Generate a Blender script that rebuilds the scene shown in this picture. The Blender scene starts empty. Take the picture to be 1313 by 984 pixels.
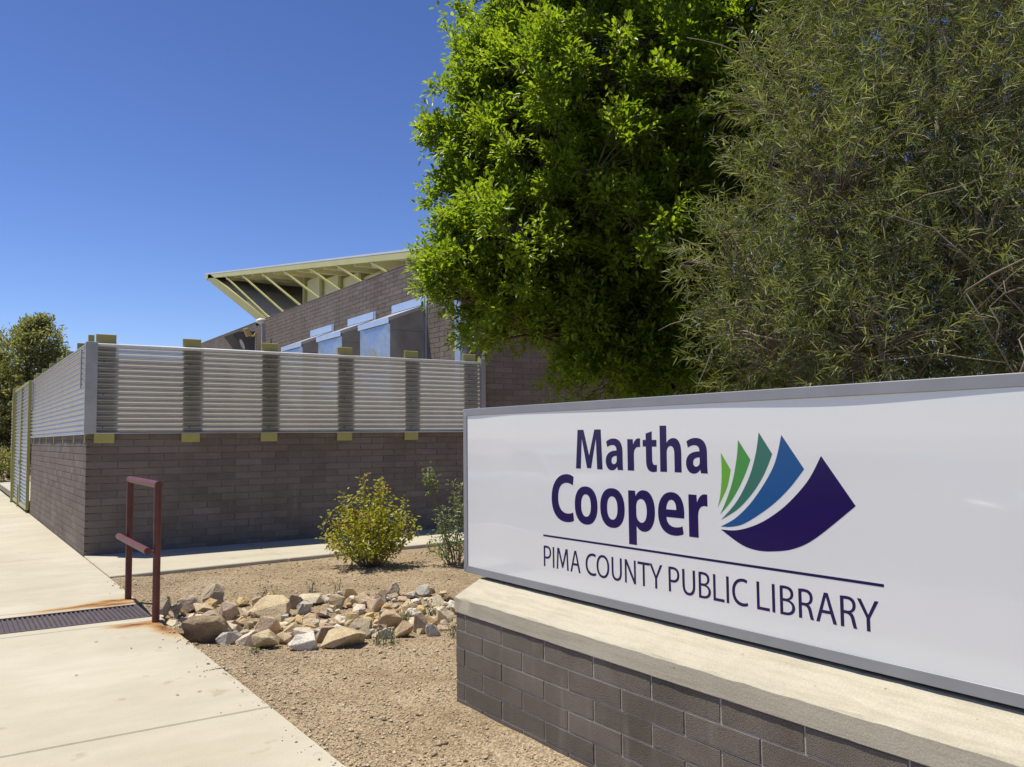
import bpy, bmesh, math, random
import numpy as np
from mathutils import Vector, Matrix, noise
from mathutils.geometry import tessellate_polygon

rnd = random.Random(7)
rng = np.random.default_rng(11)
scene = bpy.context.scene
COL = scene.collection
PI = math.pi

# ------------------------------------------------------------------ camera
cam_d = bpy.data.cameras.new('camera'); cam = bpy.data.objects.new('camera', cam_d); COL.objects.link(cam)
cam_d.sensor_width = 36.0
cam_d.lens = 1084.8 / 1313 * 36
cam_d.clip_start = 0.05; cam_d.clip_end = 3000
cam.matrix_world = Matrix(((0.82971, -0.027751, -0.557505, 0), (-0.558109, -0.058748, -0.827685, 0),
                           (-0.009783, 0.997887, -0.064232, 1.55), (0, 0, 0, 1)))
scene.camera = cam

# ------------------------------------------------------------------ sky, sun, exposure
SUN = Vector((0.235, -0.25, -1.0)).normalized()
elev = math.asin(-SUN.z)
world = bpy.data.worlds.new('World'); scene.world = world; world.use_nodes = True
wn = world.node_tree; bg = wn.nodes['Background']
sky = wn.nodes.new('ShaderNodeTexSky'); sky.sky_type = 'NISHITA'; sky.sun_disc = False
sky.sun_elevation = elev; sky.sun_rotation = math.atan2(-SUN.x, -SUN.y)
sky.altitude = 800; sky.air_density = 1.0; sky.dust_density = 0.3; sky.ozone_density = 5.0
gm = wn.nodes.new('ShaderNodeGamma'); gm.inputs['Gamma'].default_value = 1.4      # the dry, deep blue of a desert noon
tn = wn.nodes.new('ShaderNodeMix'); tn.data_type = 'RGBA'; tn.blend_type = 'MULTIPLY'; tn.inputs[0].default_value = 1.0; tn.inputs[7].default_value = (1.0, 0.875, 0.95, 1)
wn.links.new(sky.outputs[0], gm.inputs[0]); wn.links.new(gm.outputs[0], tn.inputs[6]); wn.links.new(tn.outputs[2], bg.inputs[0]); bg.inputs[1].default_value = 0.060
sun_d = bpy.data.lights.new('sun', 'SUN'); sun = bpy.data.objects.new('sun', sun_d); COL.objects.link(sun)
sun_d.energy = 5.0; sun_d.angle = math.radians(0.53); sun_d.color = (1.0, 0.945, 0.81)
sun.rotation_euler = SUN.to_track_quat('-Z', 'Y').to_euler(); sun.location = (0, 0, 30)
scene.view_settings.view_transform = 'Standard'; scene.view_settings.look = 'None'
scene.view_settings.exposure = 0.2; scene.view_settings.gamma = 1.0
scene.render.engine = 'CYCLES'
scene.cycles.max_bounces = 8; scene.cycles.transparent_max_bounces = 12

# ------------------------------------------------------------------ materials
def nt(name):
    m = bpy.data.materials.new(name); m.use_nodes = True
    return m, m.node_tree, m.node_tree.nodes['Principled BSDF']
def N(t, kind, **kw):
    n = t.nodes.new(kind)
    for k, v in kw.items(): setattr(n, k, v)
    return n
def ramp(t, fac, stops):
    r = N(t, 'ShaderNodeValToRGB'); e = r.color_ramp.elements
    while len(e) < len(stops): e.new(0.5)
    for el, (p, c) in zip(e, stops):
        el.position = p; el.color = (*c, 1) if len(c) == 3 else c
    t.links.new(fac, r.inputs[0]); return r
def mixc(t, a, b, fac, mode='MIX'):
    m = N(t, 'ShaderNodeMix', data_type='RGBA', blend_type=mode)
    for i, v in ((6, a), (7, b), (0, fac)):
        if hasattr(v, 'is_linked') or hasattr(v, 'links'): t.links.new(v, m.inputs[i])
        elif isinstance(v, (int, float)): m.inputs[i].default_value = v
        else: m.inputs[i].default_value = (*v, 1)
    return m.outputs[2]
def noise_tex(t, vec, scale, detail=6, rough=0.6):
    n = N(t, 'ShaderNodeTexNoise'); n.inputs['Scale'].default_value = scale
    n.inputs['Detail'].default_value = detail; n.inputs['Roughness'].default_value = rough
    t.links.new(vec, n.inputs['Vector']); return n.outputs['Fac']
def world_pos(t):
    return N(t, 'ShaderNodeNewGeometry').outputs['Position']
def surf(name, c1, c2, scale=3.0, rough=0.85, bump=0.0, bscale=60.0, rand=0.0, metallic=0.0, fine=0.12, spec=0.3, coat=0.0, bdist=0.01, coord='pos'):
    """base colour mottled between c1 and c2, fine speckle, optional per-object tint and bump"""
    m, t, p = nt(name)
    vec = world_pos(t) if coord == 'pos' else N(t, 'ShaderNodeTexCoord').outputs['Object']
    f = noise_tex(t, vec, scale)
    c = ramp(t, f, [(0.3, c1), (0.7, c2)]).outputs[0]
    if fine:
        s = noise_tex(t, vec, bscale * 1.7, 3)
        s2 = ramp(t, s, [(0.25, (1 - fine * 2,) * 3), (0.75, (1 + fine,) * 3)]).outputs[0]
        c = mixc(t, c, s2, 1.0, 'MULTIPLY')
    if rand:
        oi = N(t, 'ShaderNodeObjectInfo')
        r = ramp(t, oi.outputs['Random'], [(0, (1 - rand, 1 - rand, 1 - rand)), (0.5, (1, 0.985, 0.97)), (1, (1 + rand, 1 + rand, 1 + rand * 1.05))]).outputs[0]
        c = mixc(t, c, r, 1.0, 'MULTIPLY')
    t.links.new(c, p.inputs['Base Color'])
    p.inputs['Roughness'].default_value = rough; p.inputs['Metallic'].default_value = metallic
    p.inputs['Specular IOR Level'].default_value = spec; p.inputs['Coat Weight'].default_value = coat
    if bump:
        b = N(t, 'ShaderNodeBump'); b.inputs['Strength'].default_value = bump; b.inputs['Distance'].default_value = bdist
        t.links.new(noise_tex(t, vec, bscale, 5), b.inputs['Height']); t.links.new(b.outputs[0], p.inputs['Normal'])
    return m

M = {}
M['block'] = surf('split_block', (0.172, 0.142, 0.120), (0.232, 0.194, 0.167), 2.2, 0.92, 0.5, 90, 0.13, fine=0.10)
def stain(m, amt):
    t = m.node_tree; p = t.nodes['Principled BSDF']; base = p.inputs['Base Color'].links[0].from_socket; vec = world_pos(t)
    mp = N(t, 'ShaderNodeMapping'); mp.inputs['Scale'].default_value = (3.5, 3.5, 0.45); t.links.new(vec, mp.inputs[0])
    s1 = noise_tex(t, mp.outputs[0], 1.6, 7, 0.68)
    c = mixc(t, base, (0.40, 0.37, 0.34), ramp(t, s1, [(0.60, (0, 0, 0)), (0.78, (amt,) * 3)]).outputs[0])
    s2 = noise_tex(t, vec, 0.8, 6, 0.6)
    c = mixc(t, c, ramp(t, s2, [(0.34, (0.80, 0.78, 0.76)), (0.52, (1, 1, 1))]).outputs[0], 0.8, 'MULTIPLY')
    t.links.new(c, p.inputs['Base Color'])
stain(M['block'], 0.45)
def stain_later(): stain(M['sign_block'], 0.35)
M['mortar'] = surf('mortar', (0.17, 0.145, 0.13), (0.25, 0.215, 0.19), 6, 0.95, 0.4, 120)
M['sign_block'] = surf('sign_block', (0.155, 0.133, 0.110), (0.215, 0.187, 0.158), 4, 0.9, 0.9, 190, 0.12, fine=0.22)
M['pale_mortar'] = surf('pale_mortar', (0.30, 0.275, 0.24), (0.54, 0.50, 0.45), 11, 0.95, 0.4, 150)
stain_later()
M['asphalt'] = surf('asphalt', (0.045, 0.045, 0.046), (0.065, 0.064, 0.062), 1.5, 0.95, 0.5, 200)
M['desert'] = surf('desert_soil', (0.28, 0.21, 0.14), (0.36, 0.28, 0.19), 0.6, 0.97, 0.4, 30)
M['olive'] = surf('olive_paint', (0.40, 0.37, 0.125), (0.46, 0.43, 0.16), 3, 0.5, 0.1, 80, fine=0.04)
M['cream'] = surf('cream_paint', (0.78, 0.74, 0.42), (0.84, 0.80, 0.47), 2, 0.5, 0.05, 80, fine=0.03)
M['fascia'] = surf('yellow_green_fascia_paint', (0.60, 0.585, 0.26), (0.66, 0.645, 0.30), 2, 0.5, 0.05, 80, fine=0.03)
M['burgundy'] = surf('burgundy_paint', (0.105, 0.025, 0.018), (0.15, 0.04, 0.03), 9, 0.42, 0.15, 130, fine=0.1, spec=0.5)
M['frame_grey'] = surf('sign_frame_paint', (0.25, 0.255, 0.27), (0.29, 0.295, 0.31), 5, 0.42, 0.03, 200, fine=0.02, spec=0.45)
M['siding'] = surf('pale_grey_siding', (0.60, 0.59, 0.595), (0.66, 0.65, 0.655), 1.5, 0.6, 0.1, 30, fine=0.06)
M['grey_panel'] = surf('grey_siding', (0.30, 0.295, 0.29), (0.36, 0.355, 0.35), 1.5, 0.6, 0.1, 30, fine=0.06)
M['white_roof'] = surf('white_roof_edge', (0.76, 0.765, 0.77), (0.82, 0.825, 0.83), 2, 0.5, 0.05, 60)
M['dark'] = surf('dark_plastic', (0.015, 0.015, 0.016), (0.025, 0.025, 0.026), 5, 0.6)
M['white_plastic'] = surf('white_plastic', (0.72, 0.72, 0.7), (0.8, 0.8, 0.78), 5, 0.4, fine=0)
M['tan_paint'] = surf('tan_paint', (0.5, 0.38, 0.16), (0.58, 0.45, 0.2), 5, 0.5, fine=0.03)
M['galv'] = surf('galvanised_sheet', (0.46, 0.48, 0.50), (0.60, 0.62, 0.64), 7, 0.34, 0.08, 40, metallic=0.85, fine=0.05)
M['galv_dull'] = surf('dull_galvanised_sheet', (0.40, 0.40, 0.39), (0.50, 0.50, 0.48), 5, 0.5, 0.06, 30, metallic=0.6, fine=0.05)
M['hood_side'] = surf('warm_reflection_sheet', (0.34, 0.315, 0.285), (0.46, 0.43, 0.39), 3, 0.45, 0.06, 30, metallic=0.25, fine=0.06)  # warm base colour stands in for the brown surroundings this hood side reflects
M['flashing'] = surf('pale_flashing', (0.70, 0.72, 0.75), (0.78, 0.80, 0.83), 5, 0.3, 0.03, 40, metallic=0.7, fine=0.03)
M['corr'] = surf('corrugated_steel', (0.50, 0.50, 0.495), (0.60, 0.60, 0.59), 2.5, 0.33, 0.03, 60, metallic=0.75, fine=0.03)
M['dark_sheet'] = surf('dark_painted_sheet', (0.10, 0.098, 0.095), (0.14, 0.137, 0.133), 4, 0.5, 0.05, 40)
M['grate'] = surf('ribbed_iron_cover', (0.105, 0.085, 0.088), (0.16, 0.13, 0.13), 6, 0.55, 0.3, 140, metallic=0.35, fine=0.15)
M['bark'] = surf('tree_bark', (0.10, 0.075, 0.05), (0.17, 0.13, 0.09), 8, 0.95, 0.6, 40)
M['twig'] = surf('pale_twig', (0.20, 0.155, 0.11), (0.31, 0.25, 0.185), 5, 0.9, 0.3, 60)
M['glass'] = surf('window_glass', (0.02, 0.023, 0.026), (0.03, 0.034, 0.038), 1, 0.06, fine=0, spec=0.6)
M['rubber'] = surf('tyre_rubber', (0.012, 0.012, 0.012), (0.02, 0.02, 0.02), 5, 0.85)
M['navy'] = surf('navy_print', (0.014, 0.005, 0.075), (0.016, 0.006, 0.08), 2, 0.2, fine=0, spec=0.4)

def concrete(name, c1, c2, stain=True):
    m, t, p = nt(name); vec = world_pos(t)
    big = noise_tex(t, vec, 0.9, 8, 0.62)
    c = ramp(t, big, [(0.28, c1), (0.72, c2)]).outputs[0]
    sp = noise_tex(t, vec, 140, 3)
    c = mixc(t, c, ramp(t, sp, [(0.3, (0.86, 0.86, 0.86)), (0.7, (1.05, 1.05, 1.05))]).outputs[0], 1.0, 'MULTIPLY')
    if stain:
        # brushed streaks across the walk and scattered dirt
        mp = N(t, 'ShaderNodeMapping'); mp.inputs['Scale'].default_value = (1.2, 3.2, 1); t.links.new(vec, mp.inputs[0])
        st = noise_tex(t, mp.outputs[0], 1.1, 7, 0.7)
        c = mixc(t, c, ramp(t, st, [(0.32, (0.84, 0.83, 0.80)), (0.60, (1, 1, 1))]).outputs[0], 0.55, 'MULTIPLY')
        w = noise_tex(t, vec, 0.42, 5, 0.55)
        c = mixc(t, c, ramp(t, w, [(0.36, (0.87, 0.85, 0.80)), (0.58, (1, 1, 1))]).outputs[0], 0.8, 'MULTIPLY')
        d = noise_tex(t, vec, 4.5, 4, 0.5)
        c = mixc(t, c, ramp(t, d, [(0.27, (0.72, 0.67, 0.6)), (0.36, (1, 1, 1))]).outputs[0], 0.7, 'MULTIPLY')
    t.links.new(c, p.inputs['Base Color']); p.inputs['Roughness'].default_value = 0.9; p.inputs['Specular IOR Level'].default_value = 0.25
    b = N(t, 'ShaderNodeBump'); b.inputs['Strength'].default_value = 0.35; b.inputs['Distance'].default_value = 0.004
    t.links.new(noise_tex(t, vec, 110, 5), b.inputs['Height']); t.links.new(b.outputs[0], p.inputs['Normal'])
    return m
M['walk'] = concrete('walk_concrete', (0.475, 0.435, 0.345), (0.565, 0.52, 0.425))
M['cap'] = concrete('cast_cap_concrete', (0.44, 0.40, 0.305), (0.535, 0.49, 0.385), False)

def rusty_walk():
    """the concrete strip beside the drain: rust has run out from the two rail feet"""
    m = M['walk'].copy(); m.name = 'rust_stained_concrete'; t = m.node_tree; p = t.nodes['Principled BSDF']
    base = p.inputs['Base Color'].links[0].from_socket; vec = world_pos(t)
    out = base
    for (x, y, dx, dy, ln, wd) in ((1.55, 9.12, -0.95, -0.22, 0.80, 0.13), (1.56, 7.80, 0.10, -1.0, 0.60, 0.14), (1.52, 7.83, -1.0, 0.1, 0.32, 0.15), (1.56, 9.14, -1, 0.05, 0.3, 0.12), (1.60, 8.93, -1, 0, 0.5, 0.10)):
        sub = N(t, 'ShaderNodeVectorMath', operation='SUBTRACT'); t.links.new(vec, sub.inputs[0])
        l = math.hypot(dx, dy); dx /= l; dy /= l
        sub.inputs[1].default_value = (x + dx * ln * 0.35, y + dy * ln * 0.35, 0)
        nz = N(t, 'ShaderNodeTexNoise'); nz.inputs['Scale'].default_value = 9; t.links.new(vec, nz.inputs['Vector'])
        wob = N(t, 'ShaderNodeVectorMath', operation='MULTIPLY_ADD'); t.links.new(nz.outputs['Color'], wob.inputs[0])
        wob.inputs[1].default_value = (0.12, 0.12, 0); t.links.new(sub.outputs[0], wob.inputs[2])
        off = N(t, 'ShaderNodeVectorMath', operation='SUBTRACT'); t.links.new(wob.outputs[0], off.inputs[0]); off.inputs[1].default_value = (0.06, 0.06, 0)
        a = N(t, 'ShaderNodeVectorMath', operation='DOT_PRODUCT'); t.links.new(off.outputs[0], a.inputs[0]); a.inputs[1].default_value = (dx / ln, dy / ln, 0)
        b = N(t, 'ShaderNodeVectorMath', operation='DOT_PRODUCT'); t.links.new(off.outputs[0], b.inputs[0]); b.inputs[1].default_value = (-dy / wd, dx / wd, 0)
        cmb = N(t, 'ShaderNodeCombineXYZ'); t.links.new(a.outputs['Value'], cmb.inputs[0]); t.links.new(b.outputs['Value'], cmb.inputs[1])
        ln_ = N(t, 'ShaderNodeVectorMath', operation='LENGTH'); t.links.new(cmb.outputs[0], ln_.inputs[0])
        r = ramp(t, ln_.outputs['Value'], [(0.15, (1.0,) * 3), (0.55, (0.75,) * 3), (1.0, (0, 0, 0))])
        col = ramp(t, ln_.outputs['Value'], [(0.0, (0.13, 0.05, 0.018)), (0.5, (0.34, 0.17, 0.05)), (1, (0.5, 0.34, 0.14))])
        out = mixc(t, out, col.outputs[0], r.outputs[0])
    t.links.new(out, p.inputs['Base Color']); return m
M['walk_rust'] = rusty_walk()

def cap_weathered():
    m = M['cap']; t = m.node_tree; p = t.nodes['Principled BSDF']; base = p.inputs['Base Color'].links[0].from_socket; vec = world_pos(t)
    # form-board streaks and dark pits in the cast face
    mp = N(t, 'ShaderNodeMapping'); mp.inputs['Scale'].default_value = (6, 1.2, 26); t.links.new(vec, mp.inputs[0])
    s = noise_tex(t, mp.outputs[0], 2.0, 6, 0.65)
    c = mixc(t, base, ramp(t, s, [(0.30, (0.74, 0.72, 0.68)), (0.55, (1, 1, 1))]).outputs[0], 0.7, 'MULTIPLY')
    v = N(t, 'ShaderNodeTexVoronoi'); v.inputs['Scale'].default_value = 11; t.links.new(vec, v.inputs['Vector'])
    c = mixc(t, c, ramp(t, v.outputs['Distance'], [(0.03, (0.5, 0.46, 0.4)), (0.075, (1, 1, 1))]).outputs[0], 0.8, 'MULTIPLY')
    t.links.new(c, p.inputs['Base Color'])
cap_weathered()

def gravel_mat(name, pebble=False):
    m, t, p = nt(name); vec = world_pos(t)
    f = noise_tex(t, vec, 1.3, 8, 0.65)
    c = ramp(t, f, [(0.28, (0.29, 0.215, 0.14)), (0.5, (0.40, 0.315, 0.21)), (0.74, (0.49, 0.40, 0.285))]).outputs[0]
    if pebble:
        g = N(t, 'ShaderNodeNewGeometry')
        c2 = ramp(t, g.outputs['Random Per Island'], [(0, (0.14, 0.10, 0.07)), (0.22, (0.34, 0.255, 0.16)), (0.5, (0.47, 0.375, 0.235)), (0.75, (0.53, 0.435, 0.295)), (0.93, (0.58, 0.50, 0.38)), (1, (0.64, 0.58, 0.5))]).outputs[0]
        c = mixc(t, c, c2, 0.85)
    else:
        v = N(t, 'ShaderNodeTexVoronoi'); v.inputs['Scale'].default_value = 75; t.links.new(vec, v.inputs['Vector'])
        c = mixc(t, c, ramp(t, v.outputs['Color'], [(0.1, (0.50, 0.46, 0.42)), (0.9, (1.25, 1.22, 1.17))]).outputs[0], 0.9, 'MULTIPLY')
        h = N(t, 'ShaderNodeMath', operation='ADD'); t.links.new(v.outputs['Distance'], h.inputs[0]); t.links.new(noise_tex(t, vec, 45, 6), h.inputs[1])
        b = N(t, 'ShaderNodeBump'); b.inputs['Strength'].default_value = 1.0; b.inputs['Distance'].default_value = 0.012
        t.links.new(h.outputs[0], b.inputs['Height']); t.links.new(b.outputs[0], p.inputs['Normal'])
    t.links.new(c, p.inputs['Base Color']); p.inputs['Roughness'].default_value = 0.95; p.inputs['Specular IOR Level'].default_value = 0.15
    return m
M['gravel'] = gravel_mat('decomposed_granite'); M['pebble'] = gravel_mat('granite_pebbles', True)

ROCKC = dict(dkbrown=((0.21, 0.16, 0.105), (0.34, 0.265, 0.18)), grey=((0.32, 0.305, 0.275), (0.50, 0.48, 0.44)), pinkwhite=((0.50, 0.42, 0.335), (0.64, 0.565, 0.475)),
    tan=((0.40, 0.32, 0.20), (0.55, 0.45, 0.305)), white=((0.52, 0.49, 0.43), (0.66, 0.63, 0.57)), brown=((0.36, 0.265, 0.17), (0.50, 0.39, 0.265)),
    pinktan=((0.45, 0.34, 0.235), (0.59, 0.47, 0.345)), light=((0.51, 0.44, 0.315), (0.63, 0.555, 0.42)), greytan=((0.32, 0.265, 0.19), (0.46, 0.39, 0.29)),
    pinkgrey=((0.37, 0.29, 0.22), (0.51, 0.42, 0.335)), ochre=((0.45, 0.33, 0.16), (0.57, 0.44, 0.245)))
ROCKN = dict(dkbrown='dark brown', grey='grey', pinkwhite='pinkish white', tan='tan', white='whitish', brown='brown', pinktan='pinkish tan', light='pale cream', greytan='grey-tan', pinkgrey='pinkish grey', ochre='ochre')
for k, (a, b) in ROCKC.items():
    a, b = (tuple(v * g for v, g in zip(q, (1.15, 1.13, 1.08))) for q in (a, b))
    M['rock_' + k] = surf('rock_' + k, a, b, 14, 0.92, 0.8, 55, 0.08, fine=0.22, spec=0.2, bdist=0.012)

def leaf_mat(name, stops, trans=0.45, rough=0.4, spec=0.4):
    m, t, p = nt(name); g = N(t, 'ShaderNodeNewGeometry')
    c = ramp(t, g.outputs['Random Per Island'], stops).outputs[0]
    t.links.new(c, p.inputs['Base Color']); p.inputs['Roughness'].default_value = rough; p.inputs['Specular IOR Level'].default_value = spec
    tr = N(t, 'ShaderNodeBsdfTranslucent'); tc = mixc(t, c, (1.5, 1.55, 0.5), 1.0, 'MULTIPLY'); t.links.new(tc, tr.inputs[0])
    mx = N(t, 'ShaderNodeMixShader'); mx.inputs[0].default_value = trans
    t.links.new(p.outputs[0], mx.inputs[1]); t.links.new(tr.outputs[0], mx.inputs[2])
    t.links.new(mx.outputs[0], t.nodes['Material Output'].inputs[0]); return m
M['leaf_ash'] = leaf_mat('broad_green_leaf', [(0, (0.135, 0.195, 0.02)), (0.5, (0.195, 0.275, 0.028)), (0.9, (0.26, 0.335, 0.04)), (1, (0.33, 0.38, 0.06))], 0.56, 0.38, 0.45)
M['leaf_willow'] = leaf_mat('narrow_olive_leaf', [(0, (0.105, 0.125, 0.05)), (0.5, (0.165, 0.19, 0.08)), (0.85, (0.25, 0.27, 0.13)), (1, (0.40, 0.40, 0.27))], 0.35, 0.5, 0.3)
M['leaf_bush'] = leaf_mat('yellow_green_leaf', [(0, (0.20, 0.21, 0.025)), (0.5, (0.33, 0.33, 0.035)), (0.93, (0.42, 0.40, 0.06)), (0.96, (0.30, 0.13, 0.03)), (1, (0.34, 0.12, 0.03))], 0.4)
M['leaf_far'] = leaf_mat('far_dull_leaf', [(0, (0.19, 0.19, 0.10)), (0.6, (0.27, 0.27, 0.15)), (1, (0.34, 0.33, 0.20))], 0.5, 0.6, 0.2)
M['leaf_sage'] = leaf_mat('sage_leaf', [(0, (0.12, 0.16, 0.07)), (0.6, (0.18, 0.23, 0.10)), (1, (0.26, 0.29, 0.12))], 0.35)
M['leaf_weed'] = leaf_mat('weed_leaf', [(0, (0.05, 0.09, 0.03)), (1, (0.10, 0.15, 0.05))], 0.35)

def perforated():
    """punched sheet: mostly metal, a little open, and daylight on its back leaks through the punched edges"""
    m = M['corr'].copy(); m.name = 'perforated_corrugated_steel'; t = m.node_tree; p = t.nodes['Principled BSDF']
    tr = N(t, 'ShaderNodeBsdfTransparent'); tl = N(t, 'ShaderNodeBsdfTranslucent'); tl.inputs[0].default_value = (0.62, 0.58, 0.50, 1)
    m1 = N(t, 'ShaderNodeMixShader'); m1.inputs[0].default_value = 0.38; t.links.new(p.outputs[0], m1.inputs[1]); t.links.new(tl.outputs[0], m1.inputs[2])
    m2 = N(t, 'ShaderNodeMixShader'); m2.inputs[0].default_value = 0.12; t.links.new(m1.outputs[0], m2.inputs[1]); t.links.new(tr.outputs[0], m2.inputs[2])
    t.links.new(m2.outputs[0], t.nodes['Material Output'].inputs[0]); return m
M['perf'] = perforated()

def flat(name, col, rough=0.22, spec=0.5, coat=0.0, metallic=0.0):
    m, t, p = nt(name); vec = world_pos(t)
    c = mixc(t, col, tuple(x * 0.93 for x in col), noise_tex(t, vec, 2.0, 4))
    t.links.new(c, p.inputs['Base Color']); p.inputs['Roughness'].default_value = rough
    p.inputs['Specular IOR Level'].default_value = spec; p.inputs['Coat Weight'].default_value = coat; p.inputs['Coat Roughness'].default_value = 0.03
    p.inputs['Metallic'].default_value = metallic
    return m
M['acrylic'] = flat('white_acrylic', (0.79, 0.795, 0.79), 0.04, 0.75)
M['lime'] = flat('lime_print', (0.14, 0.40, 0.035)); M['green'] = flat('green_print', (0.07, 0.29, 0.06))
M['teal'] = flat('teal_print', (0.04, 0.165, 0.125)); M['blue'] = flat('blue_print', (0.012, 0.085, 0.26))

# ------------------------------------------------------------------ mesh helpers
class MB:
    def __init__(s): s.v = []; s.f = []
    def add(s, vs, fs):
        o = len(s.v); s.v += [tuple(v) for v in vs]; s.f += [tuple(i + o for i in f) for f in fs]; return s
    def box(s, x0, x1, y0, y1, z0, z1):
        return s.add([(x0, y0, z0), (x1, y0, z0), (x1, y1, z0), (x0, y1, z0), (x0, y0, z1), (x1, y0, z1), (x1, y1, z1), (x0, y1, z1)],
                     [(0, 3, 2, 1), (4, 5, 6, 7), (0, 1, 5, 4), (1, 2, 6, 5), (2, 3, 7, 6), (3, 0, 4, 7)])
    def tube(s, pts, radii, n=10, caps=True):
        pts = [Vector(p) for p in pts]
        if not isinstance(radii, (list, tuple)): radii = [radii] * len(pts)
        rings = []; ref = None
        for i, p in enumerate(pts):
            d = (pts[min(i + 1, len(pts) - 1)] - pts[max(i - 1, 0)]).normalized()
            if ref is None: ref = Vector((0, 0, 1)) if abs(d.z) < 0.9 else Vector((1, 0, 0))
            a = d.cross(ref).normalized(); b = d.cross(a).normalized(); ref = b.cross(d).normalized() if False else ref
            rings.append([p + (a * math.cos(2 * PI * k / n) + b * math.sin(2 * PI * k / n)) * radii[i] for k in range(n)])
        vs = [v for r in rings for v in r]; fs = []
        for i in range(len(pts) - 1):
            for k in range(n):
                fs.append((i * n + k, i * n + (k + 1) % n, (i + 1) * n + (k + 1) % n, (i + 1) * n + k))
        if caps: fs += [tuple(range(n - 1, -1, -1)), tuple(range((len(pts) - 1) * n, len(pts) * n))]
        return s.add(vs, fs)
    def prism(s, poly, d):
        """extrude a 3-D polygon by vector d"""
        n = len(poly); d = Vector(d)
        vs = [Vector(p) for p in poly] + [Vector(p) + d for p in poly]
        return s.add(vs, [tuple(range(n)), tuple(range(2 * n - 1, n - 1, -1))] + [(i, i + n, (i + 1) % n + n, (i + 1) % n) for i in range(n)])
    def mesh(s, name, mat, smooth=False, recalc=True):
        me = bpy.data.meshes.new(name); me.from_pydata(s.v, [], s.f)
        if recalc:
            bm = bmesh.new(); bm.from_mesh(me); bmesh.ops.recalc_face_normals(bm, faces=bm.faces); bm.to_mesh(me); bm.free()
        if smooth: me.shade_smooth()
        me.materials.append(mat); return me
    def build(s, name, mat, parent=None, smooth=False, recalc=True):
        return link(name, s.mesh(name, mat, smooth, recalc), parent)
def link(name, me, parent=None, loc=(0, 0, 0)):
    o = bpy.data.objects.new(name, me); COL.objects.link(o); o.location = loc
    if parent: o.parent = parent
    return o
def smooth_by_angle(o, ang=40):
    bm = bmesh.new(); bm.from_mesh(o.data)
    for f in bm.faces: f.smooth = True
    for e in bm.edges:
        e.smooth = len(e.link_faces) == 2 and e.calc_face_angle(0) < math.radians(ang)
    bm.to_mesh(o.data); bm.free(); return o
def bevel(o, w=0.004, seg=1):
    bm = bmesh.new(); bm.from_mesh(o.data)
    bmesh.ops.bevel(bm, geom=list(bm.edges), offset=w, segments=seg, affect='EDGES', clamp_overlap=True)
    bm.to_mesh(o.data); bm.free(); return o
def tag(o, label=None, cat=None, group=None, kind=None):
    if label: o['label'] = label
    if cat: o['category'] = cat
    if group: o['group'] = group
    if kind: o['kind'] = kind
    return o
def thing(name, label, cat, group=None):
    o = bpy.data.objects.new(name, None); COL.objects.link(o); o.empty_display_size = 0.2
    return tag(o, label, cat, group)
def array_mesh(name, V, F, mat, smooth=False):
    """numpy verts (n,3) and quad/tri faces (m,k) to a mesh, fast"""
    me = bpy.data.meshes.new(name); k = F.shape[1]
    me.vertices.add(len(V)); me.vertices.foreach_set('co', V.astype(np.float32).ravel())
    me.loops.add(F.size); me.loops.foreach_set('vertex_index', F.astype(np.int32).ravel())
    me.polygons.add(len(F)); me.polygons.foreach_set('loop_start', np.arange(0, F.size, k, dtype=np.int32))
    me.update(calc_edges=True); me.materials.append(mat)
    if smooth: me.shade_smooth()
    return me
def hsh(a, b=0.0, c=0.0): return noise.noise(Vector((a, b, c)))

# ------------------------------------------------------------------ ground, walks, lot
def gz(x, y):
    """height of the gravel bed: a little below the walks, dipping into the rocky swale"""
    yc = 7.85 - 0.27 * (x - 1.70)
    d = (y - yc) / 0.85
    s = -0.11 * math.exp(-d * d) * min(1, max(0, (x - 1.2) / 0.5))
    edge = min(1, max(0.25, (x - 1.64) / 0.5)) if x < 2.2 else 1
    near = -0.035 + 0.022 * hsh(x * 0.9, y * 0.9) + 0.008 * hsh(x * 4, y * 4, 3)
    if x > 2.4 and y < 5: near *= 0.5
    return near * edge + s - 0.012
tag(MB().add([(-900, -900, -0.30), (900, -900, -0.30), (900, 900, -0.30), (-900, 900, -0.30)], [(0, 1, 2, 3)]).build('ground', M['desert'], recalc=False), kind='structure')
# gravel bed as one graded sheet
xs = np.concatenate([np.arange(1.60, 6.0, 0.05), np.arange(6.0, 40.1, 0.5)])
ys = np.concatenate([np.arange(-20, 1.0, 0.5), np.arange(1.0, 11.6, 0.06), [12.2, 13.0]])
V = np.array([(x, y, gz(x, y)) for y in ys for x in xs]); nx = len(xs)
F = np.array([(j * nx + i, j * nx + i + 1, (j + 1) * nx + i + 1, (j + 1) * nx + i) for j in range(len(ys) - 1) for i in range(nx - 1)])
tag(link('gravel_bed', array_mesh('gravel_bed', V, F, M['gravel'], True)), kind='structure')
tag(MB().box(-60, -2.5, -40, 70, -0.5, -0.16).build('parking_lot', M['asphalt']), kind='structure')
tag(MB().box(1.9, 8.0, 13.3, 40, -0.2, -0.02).build('yard_floor', M['walk']), kind='structure')

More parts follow.
